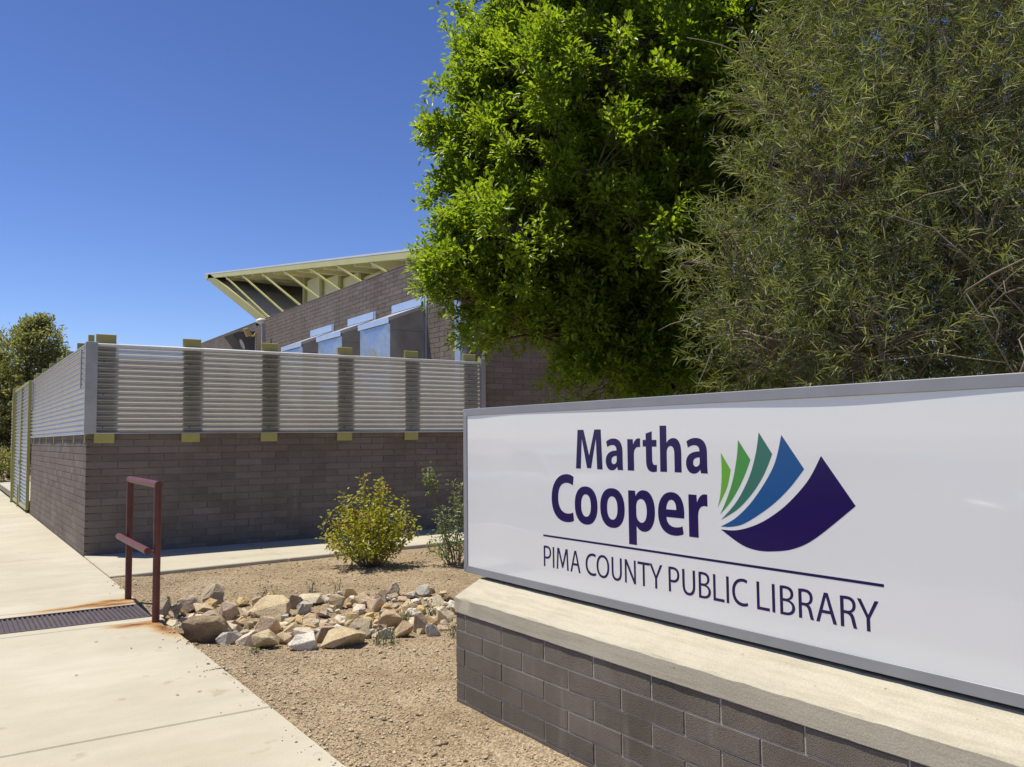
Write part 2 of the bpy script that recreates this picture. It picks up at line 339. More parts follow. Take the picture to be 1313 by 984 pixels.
def slab_obj(name, poly, mat, parent, top=0.0):
    """walk slab with eased edges, from a plan polygon"""
    mb = MB(); n = len(poly); ins = []
    cxm = sum(p[0] for p in poly) / n; cym = sum(p[1] for p in poly) / n
    e = 0.009
    inner = []
    for i in range(n):
        a, b, c = Vector(poly[i - 1]), Vector(poly[i]), Vector(poly[(i + 1) % n])
        d1 = (b - a).normalized(); d2 = (c - b).normalized()
        n1 = Vector((-d1.y, d1.x)); n2 = Vector((-d2.y, d2.x))
        k = (n1 + n2) / max(0.3, 1 + n1.dot(n2))
        inner.append(b + k * e)
    vs = [(p.x, p.y, top) for p in inner] + [(p[0], p[1], top - 0.009) for p in poly] + [(p[0], p[1], top - 0.13) for p in poly]
    fs = [tuple(range(n))] + [(i + n, (i + 1) % n + n, (i + 1) % n, i) for i in range(n)] + [(i + 2 * n, (i + 1) % n + 2 * n, (i + 1) % n + n, i + n) for i in range(n)]
    return mb.add(vs, fs).build(name, mat, parent, recalc=False)
walk = tag(MB().box(-0.30, 1.60, -12, 45, -0.16, -0.06).build('sidewalk', M['mortar']), kind='structure')
XL, XR = -0.32, 1.643; J = 0.005
cuts = [-10, -7, -4, -1.0, 1.98, 4.98, 7.945]
def R4(x0, x1, y0, y1): return [(x0, y0), (x1, y0), (x1, y1), (x0, y1)]
for a, b in zip(cuts[:-1], cuts[1:]):
    slab_obj('slab', R4(XL, XR, a + J, b - J), M['walk_rust'] if b > 7 else M['walk'], walk)
slab_obj('slab', R4(XL, XR - 0.045, 7.945 + J, 8.12), M['walk'], walk)
slab_obj('slab', R4(XL, XR - 0.045, 8.815, 8.99 - J), M['walk_rust'], walk)
far = [8.99, 13.0, 17.2, 21.4, 25.6, 29.8, 34.0, 42]
for a, b in zip(far[:-1], far[1:]):
    slab_obj('slab', R4(XL, XR - (0 if a < 12 else 0.0), a + J, b - J), M['walk_rust'] if a < 9 else M['walk'], walk)
# branch walk along the shaded wall
path = tag(MB().box(1.70, 20, 11.6, 12.9, -0.16, -0.06).build('wall_path', M['mortar']), kind='structure')
def ypath(x): return 10.82 + 0.085 * (x - 1.65)
px = [1.653, 3.84, 6.3, 8.8, 11.3, 13.8, 16.5, 20]
for a, b in zip(px[:-1], px[1:]):
    slab_obj('slab', [(a + J, ypath(a)), (b - J, ypath(b)), (b - J, 12.965), (a + J, 12.965)], M['walk'], path)
# kerb at the lot side of the walk and the far kerb
tag(bevel(MB().box(-2.65, -2.49, -40, 60, -0.3, -0.02).build('kerb', M['walk']), 0.015), kind='structure')
tag(MB().box(-2.49, -0.33, -40, 60, -0.3, -0.05).build('verge', M['gravel']), kind='structure')

# drain cover across the walk
gr = thing('drain_cover', 'ribbed dark iron trench drain cover crossing the concrete sidewalk at the handrail', 'drain cover')
mb = MB().box(XL, 1.585, 8.122, 8.813, -0.05, -0.016); mb.build('plate', M['grate'], gr)
mb = MB()
for y0, y1 in ((8.122, 8.147), (8.788, 8.813)): mb.box(XL, 1.585, y0, y1, -0.014, 0.004)
mb.box(1.560, 1.585, 8.149, 8.786, -0.014, 0.004)
mb.build('rim', M['grate'], gr)
mb = MB(); x = XL + 0.02
while x < 1.55:
    mb.add([(x, 8.15, -0.018), (x + 0.030, 8.15, -0.018), (x + 0.021, 8.155, 0.000), (x + 0.009, 8.155, 0.000),
            (x, 8.785, -0.018), (x + 0.030, 8.785, -0.018), (x + 0.021, 8.78, 0.000), (x + 0.009, 8.78, 0.000)],
           [(0, 1, 2, 3), (7, 6, 5, 4), (3, 2, 6, 7), (0, 3, 7, 4), (1, 5, 6, 2)])
    x += 0.0385
tag(mb.build('ribs', M['grate'], gr), kind='stuff')

# ------------------------------------------------------------------ masonry walls
CH, BL, JT = 0.1016, 0.4064, 0.0095
block_meshes = {}
def block_mesh(L, H, mat, dep=0.05, bev=0.0028, rough=0):
    key = (round(L, 3), round(H, 3), mat.name, rough)
    if key in block_meshes: return block_meshes[key]
    b = bev
    # local: x along wall, y out of wall (front at y=0, back at y=dep), z up; centred
    x0, x1, z0, z1 = -L / 2, L / 2, -H / 2, H / 2
    vs = [(x0 + b, 0, z0 + b), (x1 - b, 0, z0 + b), (x1 - b, 0, z1 - b), (x0 + b, 0, z1 - b),
          (x0, b, z0), (x1, b, z0), (x1, b, z1), (x0, b, z1), (x0, dep, z0), (x1, dep, z0), (x1, dep, z1), (x0, dep, z1)]
    fs = [(0, 1, 2, 3), (4, 5, 1, 0), (5, 6, 2, 1), (6, 7, 3, 2), (7, 4, 0, 3), (8, 9, 5, 4), (9, 10, 6, 5), (10, 11, 7, 6), (11, 8, 4, 7)]
    me = MB().add(vs, fs).mesh('block', mat, recalc=False)
    block_meshes[key] = me; return me
def lay(parent, origin, along, out, length, z0, z1, mat, visible, extra=None, first=0.0, ch=CH, bl=BL, jt=JT, seed=0, limit=300):
    """courses of half-high blocks on a wall face; blocks for which visible(s,z) is true are objects, the rest one mesh.
    origin: corner at z=0, along/out: unit vectors"""
    along = Vector(along); out = Vector(out); origin = Vector(origin)
    rot = Matrix((( along.x, -out.x, 0), (along.y, -out.y, 0), (0, 0, 1))).to_4x4()
    rr = random.Random(seed); cand = []; k = 0; z = z0
    while z < z1 - 0.02:
        h = min(ch, z1 - z); s = -first - (bl / 2 if k % 2 else 0)
        while s < length - 0.02:
            a, b = max(0, s), min(length, s + bl)
            if b - a > 0.03: cand.append((a, b, z, h))
            s += bl
        z += ch; k += 1
    n = 0; rest = MB()
    cand.sort(key=lambda c: (not visible((c[0] + c[1]) / 2, c[2]), c[0]))
    for a, b, z, h in cand:
        L = b - a - jt; H = h - jt
        if a < 1e-4: L += jt / 2
        c = origin + along * ((a + b) / 2 - (jt / 4 if a < 1e-4 else 0)) + Vector((0, 0, z + h / 2)) + out * rr.uniform(-0.0015, 0.0015)
        if visible((a + b) / 2, z) and n < limit:
            o = link('block', block_mesh(L, H, mat), parent); n += 1
            o.matrix_local = Matrix.Translation(c) @ rot
            o.rotation_euler.rotate_axis('Z', rr.uniform(-0.003, 0.003))
        else:
            me = block_mesh(L, H, mat)
            vs = [(Matrix.Translation(c) @ rot) @ v.co for v in me.vertices]
            rest.add(vs, [tuple(p.vertices) for p in me.polygons])
    if rest.v: tag(rest.build('far_blocks', mat, parent, recalc=False), kind='stuff')
    return n

# low block wall that faces the photographer (in shade) with its side return along the walk (in sun)
WZ = 1.68
fw = thing('screen_wall', 'low brown block wall in shade behind the bush, carrying the front metal screen', 'wall')
MB().box(1.70, 8.07, 12.978, 13.17, -0.2, WZ).build('mortar_core', M['mortar'], fw)
lay(fw, (1.655, 12.97, 0), (1, 0, 0), (0, -1, 0), 6.42, -0.04, WZ, M['block'], lambda s, z: True, seed=3)
bevel(MB().box(1.68, 8.07, 12.934, 13.19, WZ + 0.002, WZ + 0.03).build('wall_top', M['mortar'], fw), 0.004)
sw = thing('screen_wall', 'sunlit mauve block wall running along the left sidewalk up to the gate', 'wall')
MB().box(1.663, 1.855, 13.05, 21.54, -0.2, WZ - 0.003).build('mortar_core', M['mortar'], sw)
lay(sw, (1.655, 13.024, 0), (0, 1, 0), (-1, 0, 0), 8.53, -0.04, WZ, M['block'], lambda s, z: s < 7.2, seed=4, first=0.15)

# ------------------------------------------------------------------ corrugated screens
def corr_rows(z0, z1, pitch, amp, seg=10):
    n = int(round((z1 - z0) / pitch)); rows = []
    for i in range(n * seg + 1):
        z = z0 + (z1 - z0) * i / (n * seg); rows.append((z, amp * math.cos(2 * PI * n * (z - z0) / (z1 - z0))))
    return rows
def corr_sheet(name, p0, p1, out, z0, z1, mat, parent, pitch=0.0768, amp=0.0165):
    p0, p1, out = Vector(p0), Vector(p1), Vector(out); mb = MB(); rows = corr_rows(z0, z1, pitch, amp)
    vs = []
    for z, a in rows: vs += [p0 + out * a + Vector((0, 0, z)), p1 + out * a + Vector((0, 0, z))]
    fs = [(2 * i, 2 * i + 1, 2 * i + 3, 2 * i + 2) for i in range(len(rows) - 1)]
    return mb.add(vs, fs).build(name, mat, parent, True, False)
SB, ST = 1.668, 2.915
fs_ = thing('metal_screen', 'perforated corrugated metal screen on top of the shaded front block wall', 'metal screen')
FP = [1.875, 3.03, 4.19, 5.43, 6.64, 7.80]
FX0, FX1 = 1.63, 8.02; FY = 12.915
bays = [FX0] + [(FP[i]) for i in range(1, len(FP) - 1)] + [FX1]
for a, b in zip(bays[:-1], bays[1:]):
    corr_sheet('sheet', (a + 0.001, FY, 0), (b - 0.001, FY, 0), (0, -1, 0), SB + 0.012, ST - 0.03, M['perf'], fs_)
for i, x in enumerate(FP):
    w = 0.13
    p = bevel(MB().box(x - w, x + w, 12.934, 12.966, 1.535, 3.055).build('post', M['olive'], fs_), 0.006)
    for z in (1.75, 2.21, 2.67):
        MB().tube([(x - 0.03, 12.888, z), (x - 0.03, 12.90, z)], 0.009, 8).build('screw', M['dark'], fs_)
MB().tube([(FX0, 12.913, ST - 0.012), (FX1, 12.913, ST - 0.012)], 0.022, 14).build('top_rail', M['white_roof'], fs_, True)
bevel(MB().box(FX0, FX1, 12.890, 12.932, SB - 0.006, SB + 0.011).build('bottom_rail', M['corr'], fs_), 0.003)
bevel(MB().box(1.619, 1.765, 12.880, 12.886, SB - 0.008, ST + 0.02).build('corner_trim', M['galv_dull'], fs_), 0.002)
bevel(MB().box(FX1 - 0.02, FX1 + 0.075, 12.86, 12.955, SB - 0.01, ST + 0.06).build('end_channel', M['grey_panel'], fs_), 0.004)
ss = thing('metal_screen', 'silver corrugated metal screen on the sunlit side wall beside the sidewalk', 'metal screen')
SX_ = 1.640
for a, b in zip([12.895, 15.6, 18.4], [15.6, 18.4, 21.55]):
    corr_sheet('sheet', (SX_, a + 0.002, 0), (SX_, b - 0.002, 0), (-1, 0, 0), SB + 0.012, ST - 0.02, M['corr'], ss)
for y in (13.08, 14.25, 15.6, 16.95, 18.25, 19.6, 20.9, 21.45):
    bevel(MB().box(1.664, 1.86 if y > 13.2 else 1.74, y - 0.028, y + 0.028, 1.60, 3.05).build('post', M['olive'], ss), 0.004)
    bevel(MB().box(1.640, 1.663, y - 0.027, y + 0.027, 1.535, 1.655).build('post_foot', M['olive'], ss), 0.003)
bevel(MB().box(SX_ - 0.014, SX_ + 0.025, 12.895, 21.55, ST - 0.018, ST + 0.004).build('top_rail', M['corr'], ss), 0.003)
bevel(MB().box(SX_ - 0.016, SX_ + 0.03, 12.895, 21.55, SB - 0.012, SB + 0.011).build('bottom_rail', M['corr'], ss), 0.003)
bevel(MB().box(1.612, 1.618, 12.880, 12.935, SB - 0.01, ST + 0.015).build('corner_trim', M['galv_dull'], ss), 0.002)
for y, zb in ((13.35, 2.31), (21.0, 2.25)):
    bevel(MB().box(SX_ - 0.035, SX_ - 0.017, y - 0.03, y + 0.03, zb, 2.87).build('splice_strap', M['galv_dull'], ss), 0.002)

# gate beyond the side wall
ga = thing('yard_gate', 'tall corrugated gate with olive frame at the far end of the sunlit wall', 'gate')
def gate_leaf(y0, y1):
    for yy in (y0, y1): bevel(MB().box(1.575, 1.64, yy - 0.035, yy + 0.035, 0.07, 2.93).build('stile', M['olive'], ga), 0.004)
    for zz in (0.09, 2.90): bevel(MB().box(1.578, 1.637, y0 + 0.036, y1 - 0.036, zz - 0.03, zz + 0.03).build('rail', M['olive'], ga), 0.004)
    corr_sheet('sheet', (1.605, y0 + 0.03, 0), (1.605, y1 - 0.03, 0), (-1, 0, 0), 0.13, 2.87, M['corr'], ga, 0.0855, 0.014)
gate_leaf(21.62, 23.62); gate_leaf(23.72, 25.75)
MB().tube([(1.55, 23.67, 0.02), (1.55, 23.67, 0.55)], 0.015, 8).build('drop_bolt', M['olive'], ga)
bevel(MB().box(1.54, 1.565, 23.60, 23.74, 1.05, 1.15).build('latch', M['galv_dull'], ga), 0.003)
for y in (25.87,): bevel(MB().box(1.53, 1.69, y - 0.06, y + 0.06, -0.1, 2.98).build('gate_post', M['olive'], ga), 0.005)
corr_sheet('sheet', (1.58, 25.95, 0), (1.58, 26.9, 0), (-1, 0, 0), 1.3, 2.85, M['corr'], ga, 0.0855, 0.014)
bevel(MB().box(1.60, 2.6, 25.93, 25.99, 2.55, 3.06).build('side_plate', M['olive'], ga), 0.004)

# ------------------------------------------------------------------ library building
lib = thing('library_building', 'brown block library with a tilted cream canopy roof behind the metal screen', 'building')
WX, WT = 8.1, 5.25
bw = MB().box(WX + 0.008, WX + 0.30, 13.02, 33.2, -0.2, WT).build('sunlit_wall', M['mortar'], lib)
lay(bw, (WX, 12.955, 0), (0, 1, 0), (-1, 0, 0), 20.2, 0.0, WT, M['block'], lambda s, z: z > 3.6 and z > 3.1 + (6.0 - s) * 0.15 and s > 1.0, seed=5, limit=200)
bf = MB().box(WX + 0.05, 20, 12.908, 13.019, -0.2, WT - 0.004).build('shaded_wall', M['mortar'], lib)
lay(bf, (WX - 0.0, 12.90, 0), (1, 0, 0), (0, -1, 0), 12, 0.0, WT, M['block'], lambda s, z: 1.75 < z < 3.6 and s < 3.2, seed=6, limit=110)
MB().box(WX + 0.31, 19.9, 13.03, 33.1, 4.9, 5.03).build('low_roof', M['white_roof'], lib)
rw = MB().box(3.75, WX - 0.01, 29.2, 29.5, -0.2, 4.2).build('rear_wall', M['mortar'], lib)
lay(rw, (3.75, 29.19, 0), (1, 0, 0), (0, -1, 0), 4.34, 0, 4.2, M['block'], lambda s, z: False, seed=8)
# canopy roof: a wedge that rises away from us above the wall line, level across
RX = 8.70
def zr(y): return 5.589 + 0.137 * (y - 16.99)
YN, YF = 15.4, 35.2
rf = MB().prism([(RX - 0.004, YN, zr(YN) + 0.215), (15.5, YN, zr(YN) + 0.215), (15.5, YF, zr(YF) + 0.215), (RX - 0.004, YF, zr(YF) + 0.215)], (0, 0, 0.05)).build('roof', M['white_roof'], lib)
mb = MB(); x = RX + 0.07; prof = []
while x < 15.3: prof += [(x, 0.0), (x + 0.05, 0.0), (x + 0.07, 0.06), (x + 0.12, 0.06)]; x += 0.14
vs = []
for xx, h in prof: vs += [(xx, YN, zr(YN) + 0.14 + h), (xx, YF - 0.06, zr(YF - 0.06) + 0.14 + h)]
MB().add(vs, [(2 * i, 2 * i + 2, 2 * i + 3, 2 * i + 1) for i in range(len(prof) - 1)]).build('deck', M['cream'], rf, recalc=False)
bevel(MB().prism([(RX, YN, zr(YN) + 0.05), (RX, YF, zr(YF) + 0.05), (RX, YF, zr(YF) + 0.21), (RX, YN, zr(YN) + 0.21)], (0.06, 0, 0)).build('fascia', M['fascia'], rf), 0.006)
SYB = [26.9, 25.5, 24.0, 22.5, 21.0, 19.6, 18.15]
def bar(a, b, w, d, name, mat, par):
    a, b = Vector(a), Vector(b); u = (b - a).normalized(); n = Vector((0, -u.z, u.y)) * w / 2
    return MB().prism([a - n, b - n, b + n, a + n], (d, 0, 0)).build(name, mat, par)
PY = []
for yb in SYB:
    yt = (yb - 5.278) / 0.6712; PY.append(yt)
    bar((RX + 0.005, yb - 0.96, 5.06), (RX + 0.005, yt, zr(yt) + 0.05), 0.05, 0.045, 'strut', M['olive'], rf)
    MB().box(RX + 0.062, 15.2, yt - 0.05, yt + 0.05, zr(yt) - 0.06, zr(yt) + 0.13).build('purlin', M['cream'], rf)
for a_, b_ in zip(PY[:-1], PY[1:]):
    y = (a_ + b_) / 2; MB().box(RX + 0.062, 15.2, y - 0.04, y + 0.04, zr(y) - 0.0, zr(y) + 0.13).build('purlin', M['cream'], rf)
# raking prow wall of grey siding under the far end, between the first strut and the clerestory
A, B = Vector((RX, 26.68, 5.06)), Vector((RX, 34.77, zr(34.77) + 0.04)); L_ = (B - A).length; u_ = (B - A) / L_; n_ = Vector((0, -u_.z, u_.y))
MB().prism([A - n_ * 0.05, B - n_ * 0.05, B + n_ * 0.24, A + n_ * 0.24], (0.104, 0, 0)).build('prow_edge', M['olive'], rf)
gp = MB().prism([A + Vector((0.11, 0, 0)) + n_ * 0.06, B + Vector((0.11, 0, 0)) + n_ * 0.06, B + Vector((6, 0, 0)) + n_ * 0.06, A + Vector((6, 0, 0)) + n_ * 0.06], n_ * 0.05).build('prow_wall', M['dark'], lib)
cutsp = [0.0, 0.36, 0.65, 1.03]
for a_, b_ in zip(cutsp[:-1], cutsp[1:]):
    p0 = A + u_ * (L_ * a_ + 0.03); p1 = A + u_ * (L_ * b_ - 0.03)
    MB().prism([p0 + Vector((0.105, 0, 0)) + n_ * 0.115, p1 + Vector((0.105, 0, 0)) + n_ * 0.115, p1 + Vector((6, 0, 0)) + n_ * 0.115, p0 + Vector((6, 0, 0)) + n_ * 0.115], n_ * 0.05).build('siding_board', M['siding'], gp)
MB().box(RX + 0.062, 15.4, YF - 0.058, YF - 0.004, zr(YF) - 0.02, zr(YF) + 0.21).build('end_fascia', M['cream'], rf)
# clerestory set back behind the wall top
CX = 9.8
MB().box(CX + 0.12, CX + 0.16, 15.0, 26.3, 5.0, 5.2).build('clerestory_sill', M['olive'], lib)
CY = [26.6, 25.1, 23.6, 22.1, 20.6, 19.1, 17.6]
for y in CY: MB().box(CX - 0.09, CX + 0.09, y - 0.09, y + 0.09, 5.0, zr(y) + 0.06).build('clerestory_post', M['olive'], lib)
for y1, y0 in zip(CY[:-1], CY[1:]):
    zt = zr(y0) + 0.05; zm = min(5.92, zt - 0.02)
    if zt - zm > 0.06:
        MB().box(CX, CX + 0.04, y0 + 0.095, y1 - 0.095, zm, zt).build('clerestory_panel', M['cream'], lib)
        MB().box(CX - 0.05, CX + 0.05, y0 + 0.092, y1 - 0.092, zm - 0.07, zm - 0.003).build('clerestory_rail', M['olive'], lib)
    w = MB().box(CX + 0.01, CX + 0.03, y0 + 0.092, y1 - 0.092, 5.05, zm - 0.075).build('clerestory_window', M['glass'], lib)
    ym = (y0 + y1) / 2
    MB().box(CX - 0.03, CX + 0.008, ym - 0.03, ym + 0.03, 5.05, zm - 0.078).build('mullion', M['olive'], w)
# parapet coping
bevel(MB().box(WX - 0.004, WX + 0.31, 13.0, 33.2, WT + 0.003, WT + 0.025).build('coping', M['mortar'], lib), 0.004)

# galvanised hoods on the sunlit wall
def crossbreak(c, depth):
    """four triangles pushed out at the centre of a quad"""
    c = [Vector(p) for p in c]; n = (c[1] - c[0]).cross(c[3] - c[0]).normalized(); m = sum(c, Vector()) / 4 + n * depth
    return c + [m], [(0, 1, 4), (1, 2, 4), (2, 3, 4), (3, 0, 4)]
HZ = 2.2
hood_lab = ['nearest galvanised sheet metal hood on the sunlit block wall, largest of the three', 'middle galvanised sheet metal hood on the sunlit block wall', 'farthest galvanised sheet metal hood on the sunlit wall, mostly hidden by the screen']
for i, (yn, yf) in enumerate(((15.18, 16.63), (17.62, 19.05), (20.10, 21.55))):
    h = thing('duct_hood', hood_lab[i], 'duct hood', 'metal hoods on the library wall')
    X0, X1 = 7.32, WX - 0.004; zo, zi = 3.95, 4.262
    # side away from and toward us, outer face, all cross-broken
    for (z0, z1) in ((HZ, 2.9), (2.92, zo)):
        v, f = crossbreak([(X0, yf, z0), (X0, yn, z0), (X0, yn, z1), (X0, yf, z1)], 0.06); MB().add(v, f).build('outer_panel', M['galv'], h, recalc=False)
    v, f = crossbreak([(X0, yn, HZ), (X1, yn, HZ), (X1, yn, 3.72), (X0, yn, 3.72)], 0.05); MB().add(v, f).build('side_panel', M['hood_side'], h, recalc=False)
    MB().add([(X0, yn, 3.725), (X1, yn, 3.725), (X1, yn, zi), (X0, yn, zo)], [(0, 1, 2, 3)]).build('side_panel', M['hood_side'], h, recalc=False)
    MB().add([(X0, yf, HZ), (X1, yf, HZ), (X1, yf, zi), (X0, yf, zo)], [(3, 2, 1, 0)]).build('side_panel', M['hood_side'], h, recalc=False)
    MB().prism([(X0 - 0.03, yn - 0.02, zo + 0.005), (X1, yn - 0.02, zi + 0.005), (X1, yf + 0.02, zi + 0.005), (X0 - 0.03, yf + 0.02, zo + 0.005)], (0, 0, 0.012)).build('hood_roof', M['flashing'], h)
    bevel(MB().box(X0 - 0.045, X0 - 0.031, yn - 0.02, yf + 0.02, zo - 0.10, zo + 0.018).build('drip_edge', M['flashing'], h), 0.002)
    MB().box(X1 - 0.03, X1, yn - 0.02, yf + 0.02, zi + 0.02, zi + 0.19).build('wall_flashing', M['flashing'], h)
    MB().prism([(X0 - 0.03, yn - 0.018, zo - 0.055), (X1, yn - 0.018, zi - 0.055), (X1, yn - 0.018, zi + 0.004), (X0 - 0.03, yn - 0.018, zo + 0.004)], (0, 0.012, 0)).build('rake_edge', M['flashing'], h)
    MB().box(X1 - 0.012, X1, yn - 0.10, yn - 0.022, HZ, zi + 0.19).build('wall_strip', M['flashing'], h)
du = thing('duct_riser', 'tall pale blue-grey sheet metal duct at the corner of the sunlit wall, by the tree', 'duct')
bevel(MB().box(7.82, WX - 0.002, 13.30, 13.50, 0.5, 4.5).build('casing', M['galv'], du), 0.004)
for z in (1.6, 2.6, 3.6): bevel(MB().box(7.812, WX - 0.003, 13.292, 13.508, z, z + 0.05).build('band', M['galv_dull'], du), 0.002)
# far wedge scupper with round vent, flood light, security camera
sc = thing('wall_scupper', 'dark grey wedge-shaped metal scupper with a white oval vent on the far wall', 'scupper')
bevel(MB().prism([(7.38, 26.5, 4.87), (7.56, 26.5, 4.95), (8.097, 26.5, 4.99), (8.097, 26.5, 4.2), (7.98, 26.5, 4.1)], (0, 0.9, 0)).build('casing', M['dark_sheet'], sc), 0.004)
mb = MB(); c = Vector((7.70, 26.49, 4.55)); pts = []
for k in range(20):
    a = 2 * PI * k / 20; q = Vector((math.cos(a) * 0.05, 0, math.sin(a) * 0.17)); q.rotate(Matrix.Rotation(-0.42, 3, 'Y')); pts.append(c + q)
mb.prism(pts, (0, -0.02, 0)).build('vent', M['white_plastic'], sc)
fl = thing('flood_light', 'small tan flood light on the library wall beside the security camera', 'flood light')
mb = MB().prism([(7.62, 26.0, 4.98), (7.74, 26.0, 5.02), (7.86, 26.0, 4.80), (7.72, 26.0, 4.74)], (0, 0.16, 0)); bevel(mb.build('lamp_head', M['tan_paint'], fl), 0.01)
MB().tube([(7.80, 26.08, 4.80), (7.94, 26.08, 4.78), (8.0, 26.08, 4.88)], 0.03, 8).build('arm', M['tan_paint'], fl)
MB().tube([(8.0, 26.08, 4.83), (8.0, 26.08, 3.0)], 0.025, 8).build('conduit', M['galv_dull'], fl)
cm = thing('security_camera', 'white security camera on a grey pole at the top of the library wall', 'security camera')
MB().box(7.86, 7.96, 25.0, 25.1, 3.0, 5.02).build('pole', M['galv_dull'], cm)
mb = MB().tube([(7.70, 25.05, 5.04), (7.74, 25.05, 5.08), (7.84, 25.05, 5.12), (7.96, 25.05, 5.12)], [0.05, 0.085, 0.09, 0.07], 12); mb.build('housing', M['white_plastic'], cm, True)
MB().tube([(7.73, 25.05, 5.03), (7.715, 25.05, 4.965)], [0.06, 0.03], 10).build('lens_dome', M['dark'], cm)

# ------------------------------------------------------------------ handrail
hr = thing('handrail', 'short burgundy pipe handrail at the drain cover on the sidewalk edge', 'handrail')
HX, Y1, Y2, PR = 1.572, 7.86, 9.16, 0.031
for y in (Y1, Y2):
    p = MB().tube([(HX, y, -0.005), (HX, y, 1.172)], PR, 18).build('post', M['burgundy'], hr); smooth_by_angle(p)
p = MB().tube([(HX, Y1 - PR, 1.175), (HX, Y2 + PR, 1.175)], PR + 0.0005, 18).build('top_rail', M['burgundy'], hr); smooth_by_angle(p)
p = MB().tube([(HX - 0.085, Y1 - 0.06, 0.615), (HX - 0.085, Y2 + 0.07, 0.615)], 0.030, 18).build('low_rail', M['burgundy'], hr); smooth_by_angle(p)
for y in (Y1, Y2): MB().tube([(HX - 0.02, y, 0.60), (HX - 0.07, y, 0.60)], 0.012, 8).build('bracket', M['burgundy'], hr)

# ------------------------------------------------------------------ library sign
BX, BY0, BY1 = 2.616, 4.515, 1.05      # front plane, left end, right end of the base
base = thing('sign_base', 'grey block pedestal with a sloped concrete cap under the library sign', 'sign base')
MB().box(BX + 0.004, 3.25, BY1, BY0 - 0.005, -0.25, 0.50).build('mortar_core', M['pale_mortar'], base)
lay(base, (BX, BY0, 0), (0, -1, 0), (-1, 0, 0), BY0 - BY1, -0.106, 0.502, M['sign_block'], lambda s, z: True, first=0.1, seed=9, ch=0.1013, bl=0.40, jt=0.0072)
# end blocks face the bed
lay(base, (3.24, BY0 - 0.003, 0), (-1, 0, 0), (0, 1, 0), 0.60, -0.106, 0.502, M['sign_block'], lambda s, z: True, first=0.1, seed=10, ch=0.1013, bl=0.40, jt=0.0072)
# cap, slightly uneven cast edges
prof = [(BX - 0.006, 0.505), (BX - 0.004, 0.588), (BX + 0.004, 0.597), (2.80, 0.686), (3.06, 0.686), (3.262, 0.595), (3.262, 0.505)]
mb = MB(); ny = 70; n = len(prof)
for j in range(ny + 1):
    y = BY0 + 0.004 - (BY0 - BY1 + 0.008) * j / ny
    for i, (x, z) in enumerate(prof):
        k = 0.0045 if i in (1, 2) else 0.002
        mb.v.append((x + k * hsh(y * 9, i * 3.1), y, z + k * hsh(y * 11, i * 2.3, 5) + 0.0015 * hsh(y * 40, i, 1)))
for j in range(ny):
    for i in range(n):
        a, b = j * n + i, j * n + (i + 1) % n; mb.f.append((a, a + n, b + n, b))
mb.f += [tuple(range(n)), tuple(range(ny * n + n - 1, ny * n - 1, -1))]
smooth_by_angle(mb.build('cap', M['cap'], base), 25)

sg = thing('library_sign', 'large white library sign with navy lettering and fanned book logo on block pedestal', 'sign')
SXF, SXP = 2.784, 2.790                    # frame front, panel
SY0, SY1, SZ0, SZ1 = 4.703, 0.98, 0.703, 1.738
FWd = 0.045
MB().box(SXP + 0.012, 3.0, SY1 + 0.01, SY0 - 0.01, SZ0 + 0.01, SZ1 - 0.01).build('cabinet', M['frame_grey'], sg)
def frame_bar(a, b, c, d):
    # mitred bar: polygon in (y,z), extruded in x
    o = MB().prism([(SXF, *a), (SXF, *b), (SXF, *c), (SXF, *d)], (0.22, 0, 0)).build('frame_bar', M['frame_grey'], sg); bevel(o, 0.0025)
i0, i1, k0, k1 = SY0 - FWd, SY1 + FWd, SZ0 + FWd, SZ1 - FWd
e = 0.0006
frame_bar((SY0, SZ1), (SY1, SZ1), (i1, k1), (i0, k1)); frame_bar((SY0, SZ0), (i0, k0), (i1, k0), (SY1, SZ0))
frame_bar((SY0, SZ1 - e), (i0, k1 - e), (i0, k0 + e), (SY0, SZ0 + e)); frame_bar((SY1, SZ1 - e), (SY1, SZ0 + e), (i1, k0 + e), (i1, k1 - e))
MB().box(2.83, 2.98, SY1 + 0.2, SY0 - 0.45, 0.68, SZ0).build('mount', M['dark'], sg)
YU = 4.68
def wave(u, z):
    return (0.0024 * math.sin(2.0 * u - 3.6) + 0.0012 * math.sin(4.3 * u + 1.0 + 0.8 * z) + 0.0016 * hsh(u * 1.6, z * 1.3, 2)) * min(1, max(0.0, u / 0.25)) - 0.0008
mb = MB(); nu, nz = 150, 44
U0, U1 = YU - i0 - 0.004, YU - i1 + 0.004
for j in range(nz + 1):
    for i in range(nu + 1):
        u = U0 + (U1 - U0) * i / nu; z = k0 - 0.004 + (k1 - k0 + 0.008) * j / nz
        mb.v.append((SXP + wave(u, z), YU - u, z))
for j in range(nz):
    for i in range(nu):
        a = j * (nu + 1) + i; mb.f.append((a, a + 1, a + nu + 2, a + nu + 1))
face = mb.build('face_panel', M['acrylic'], sg, True, False)

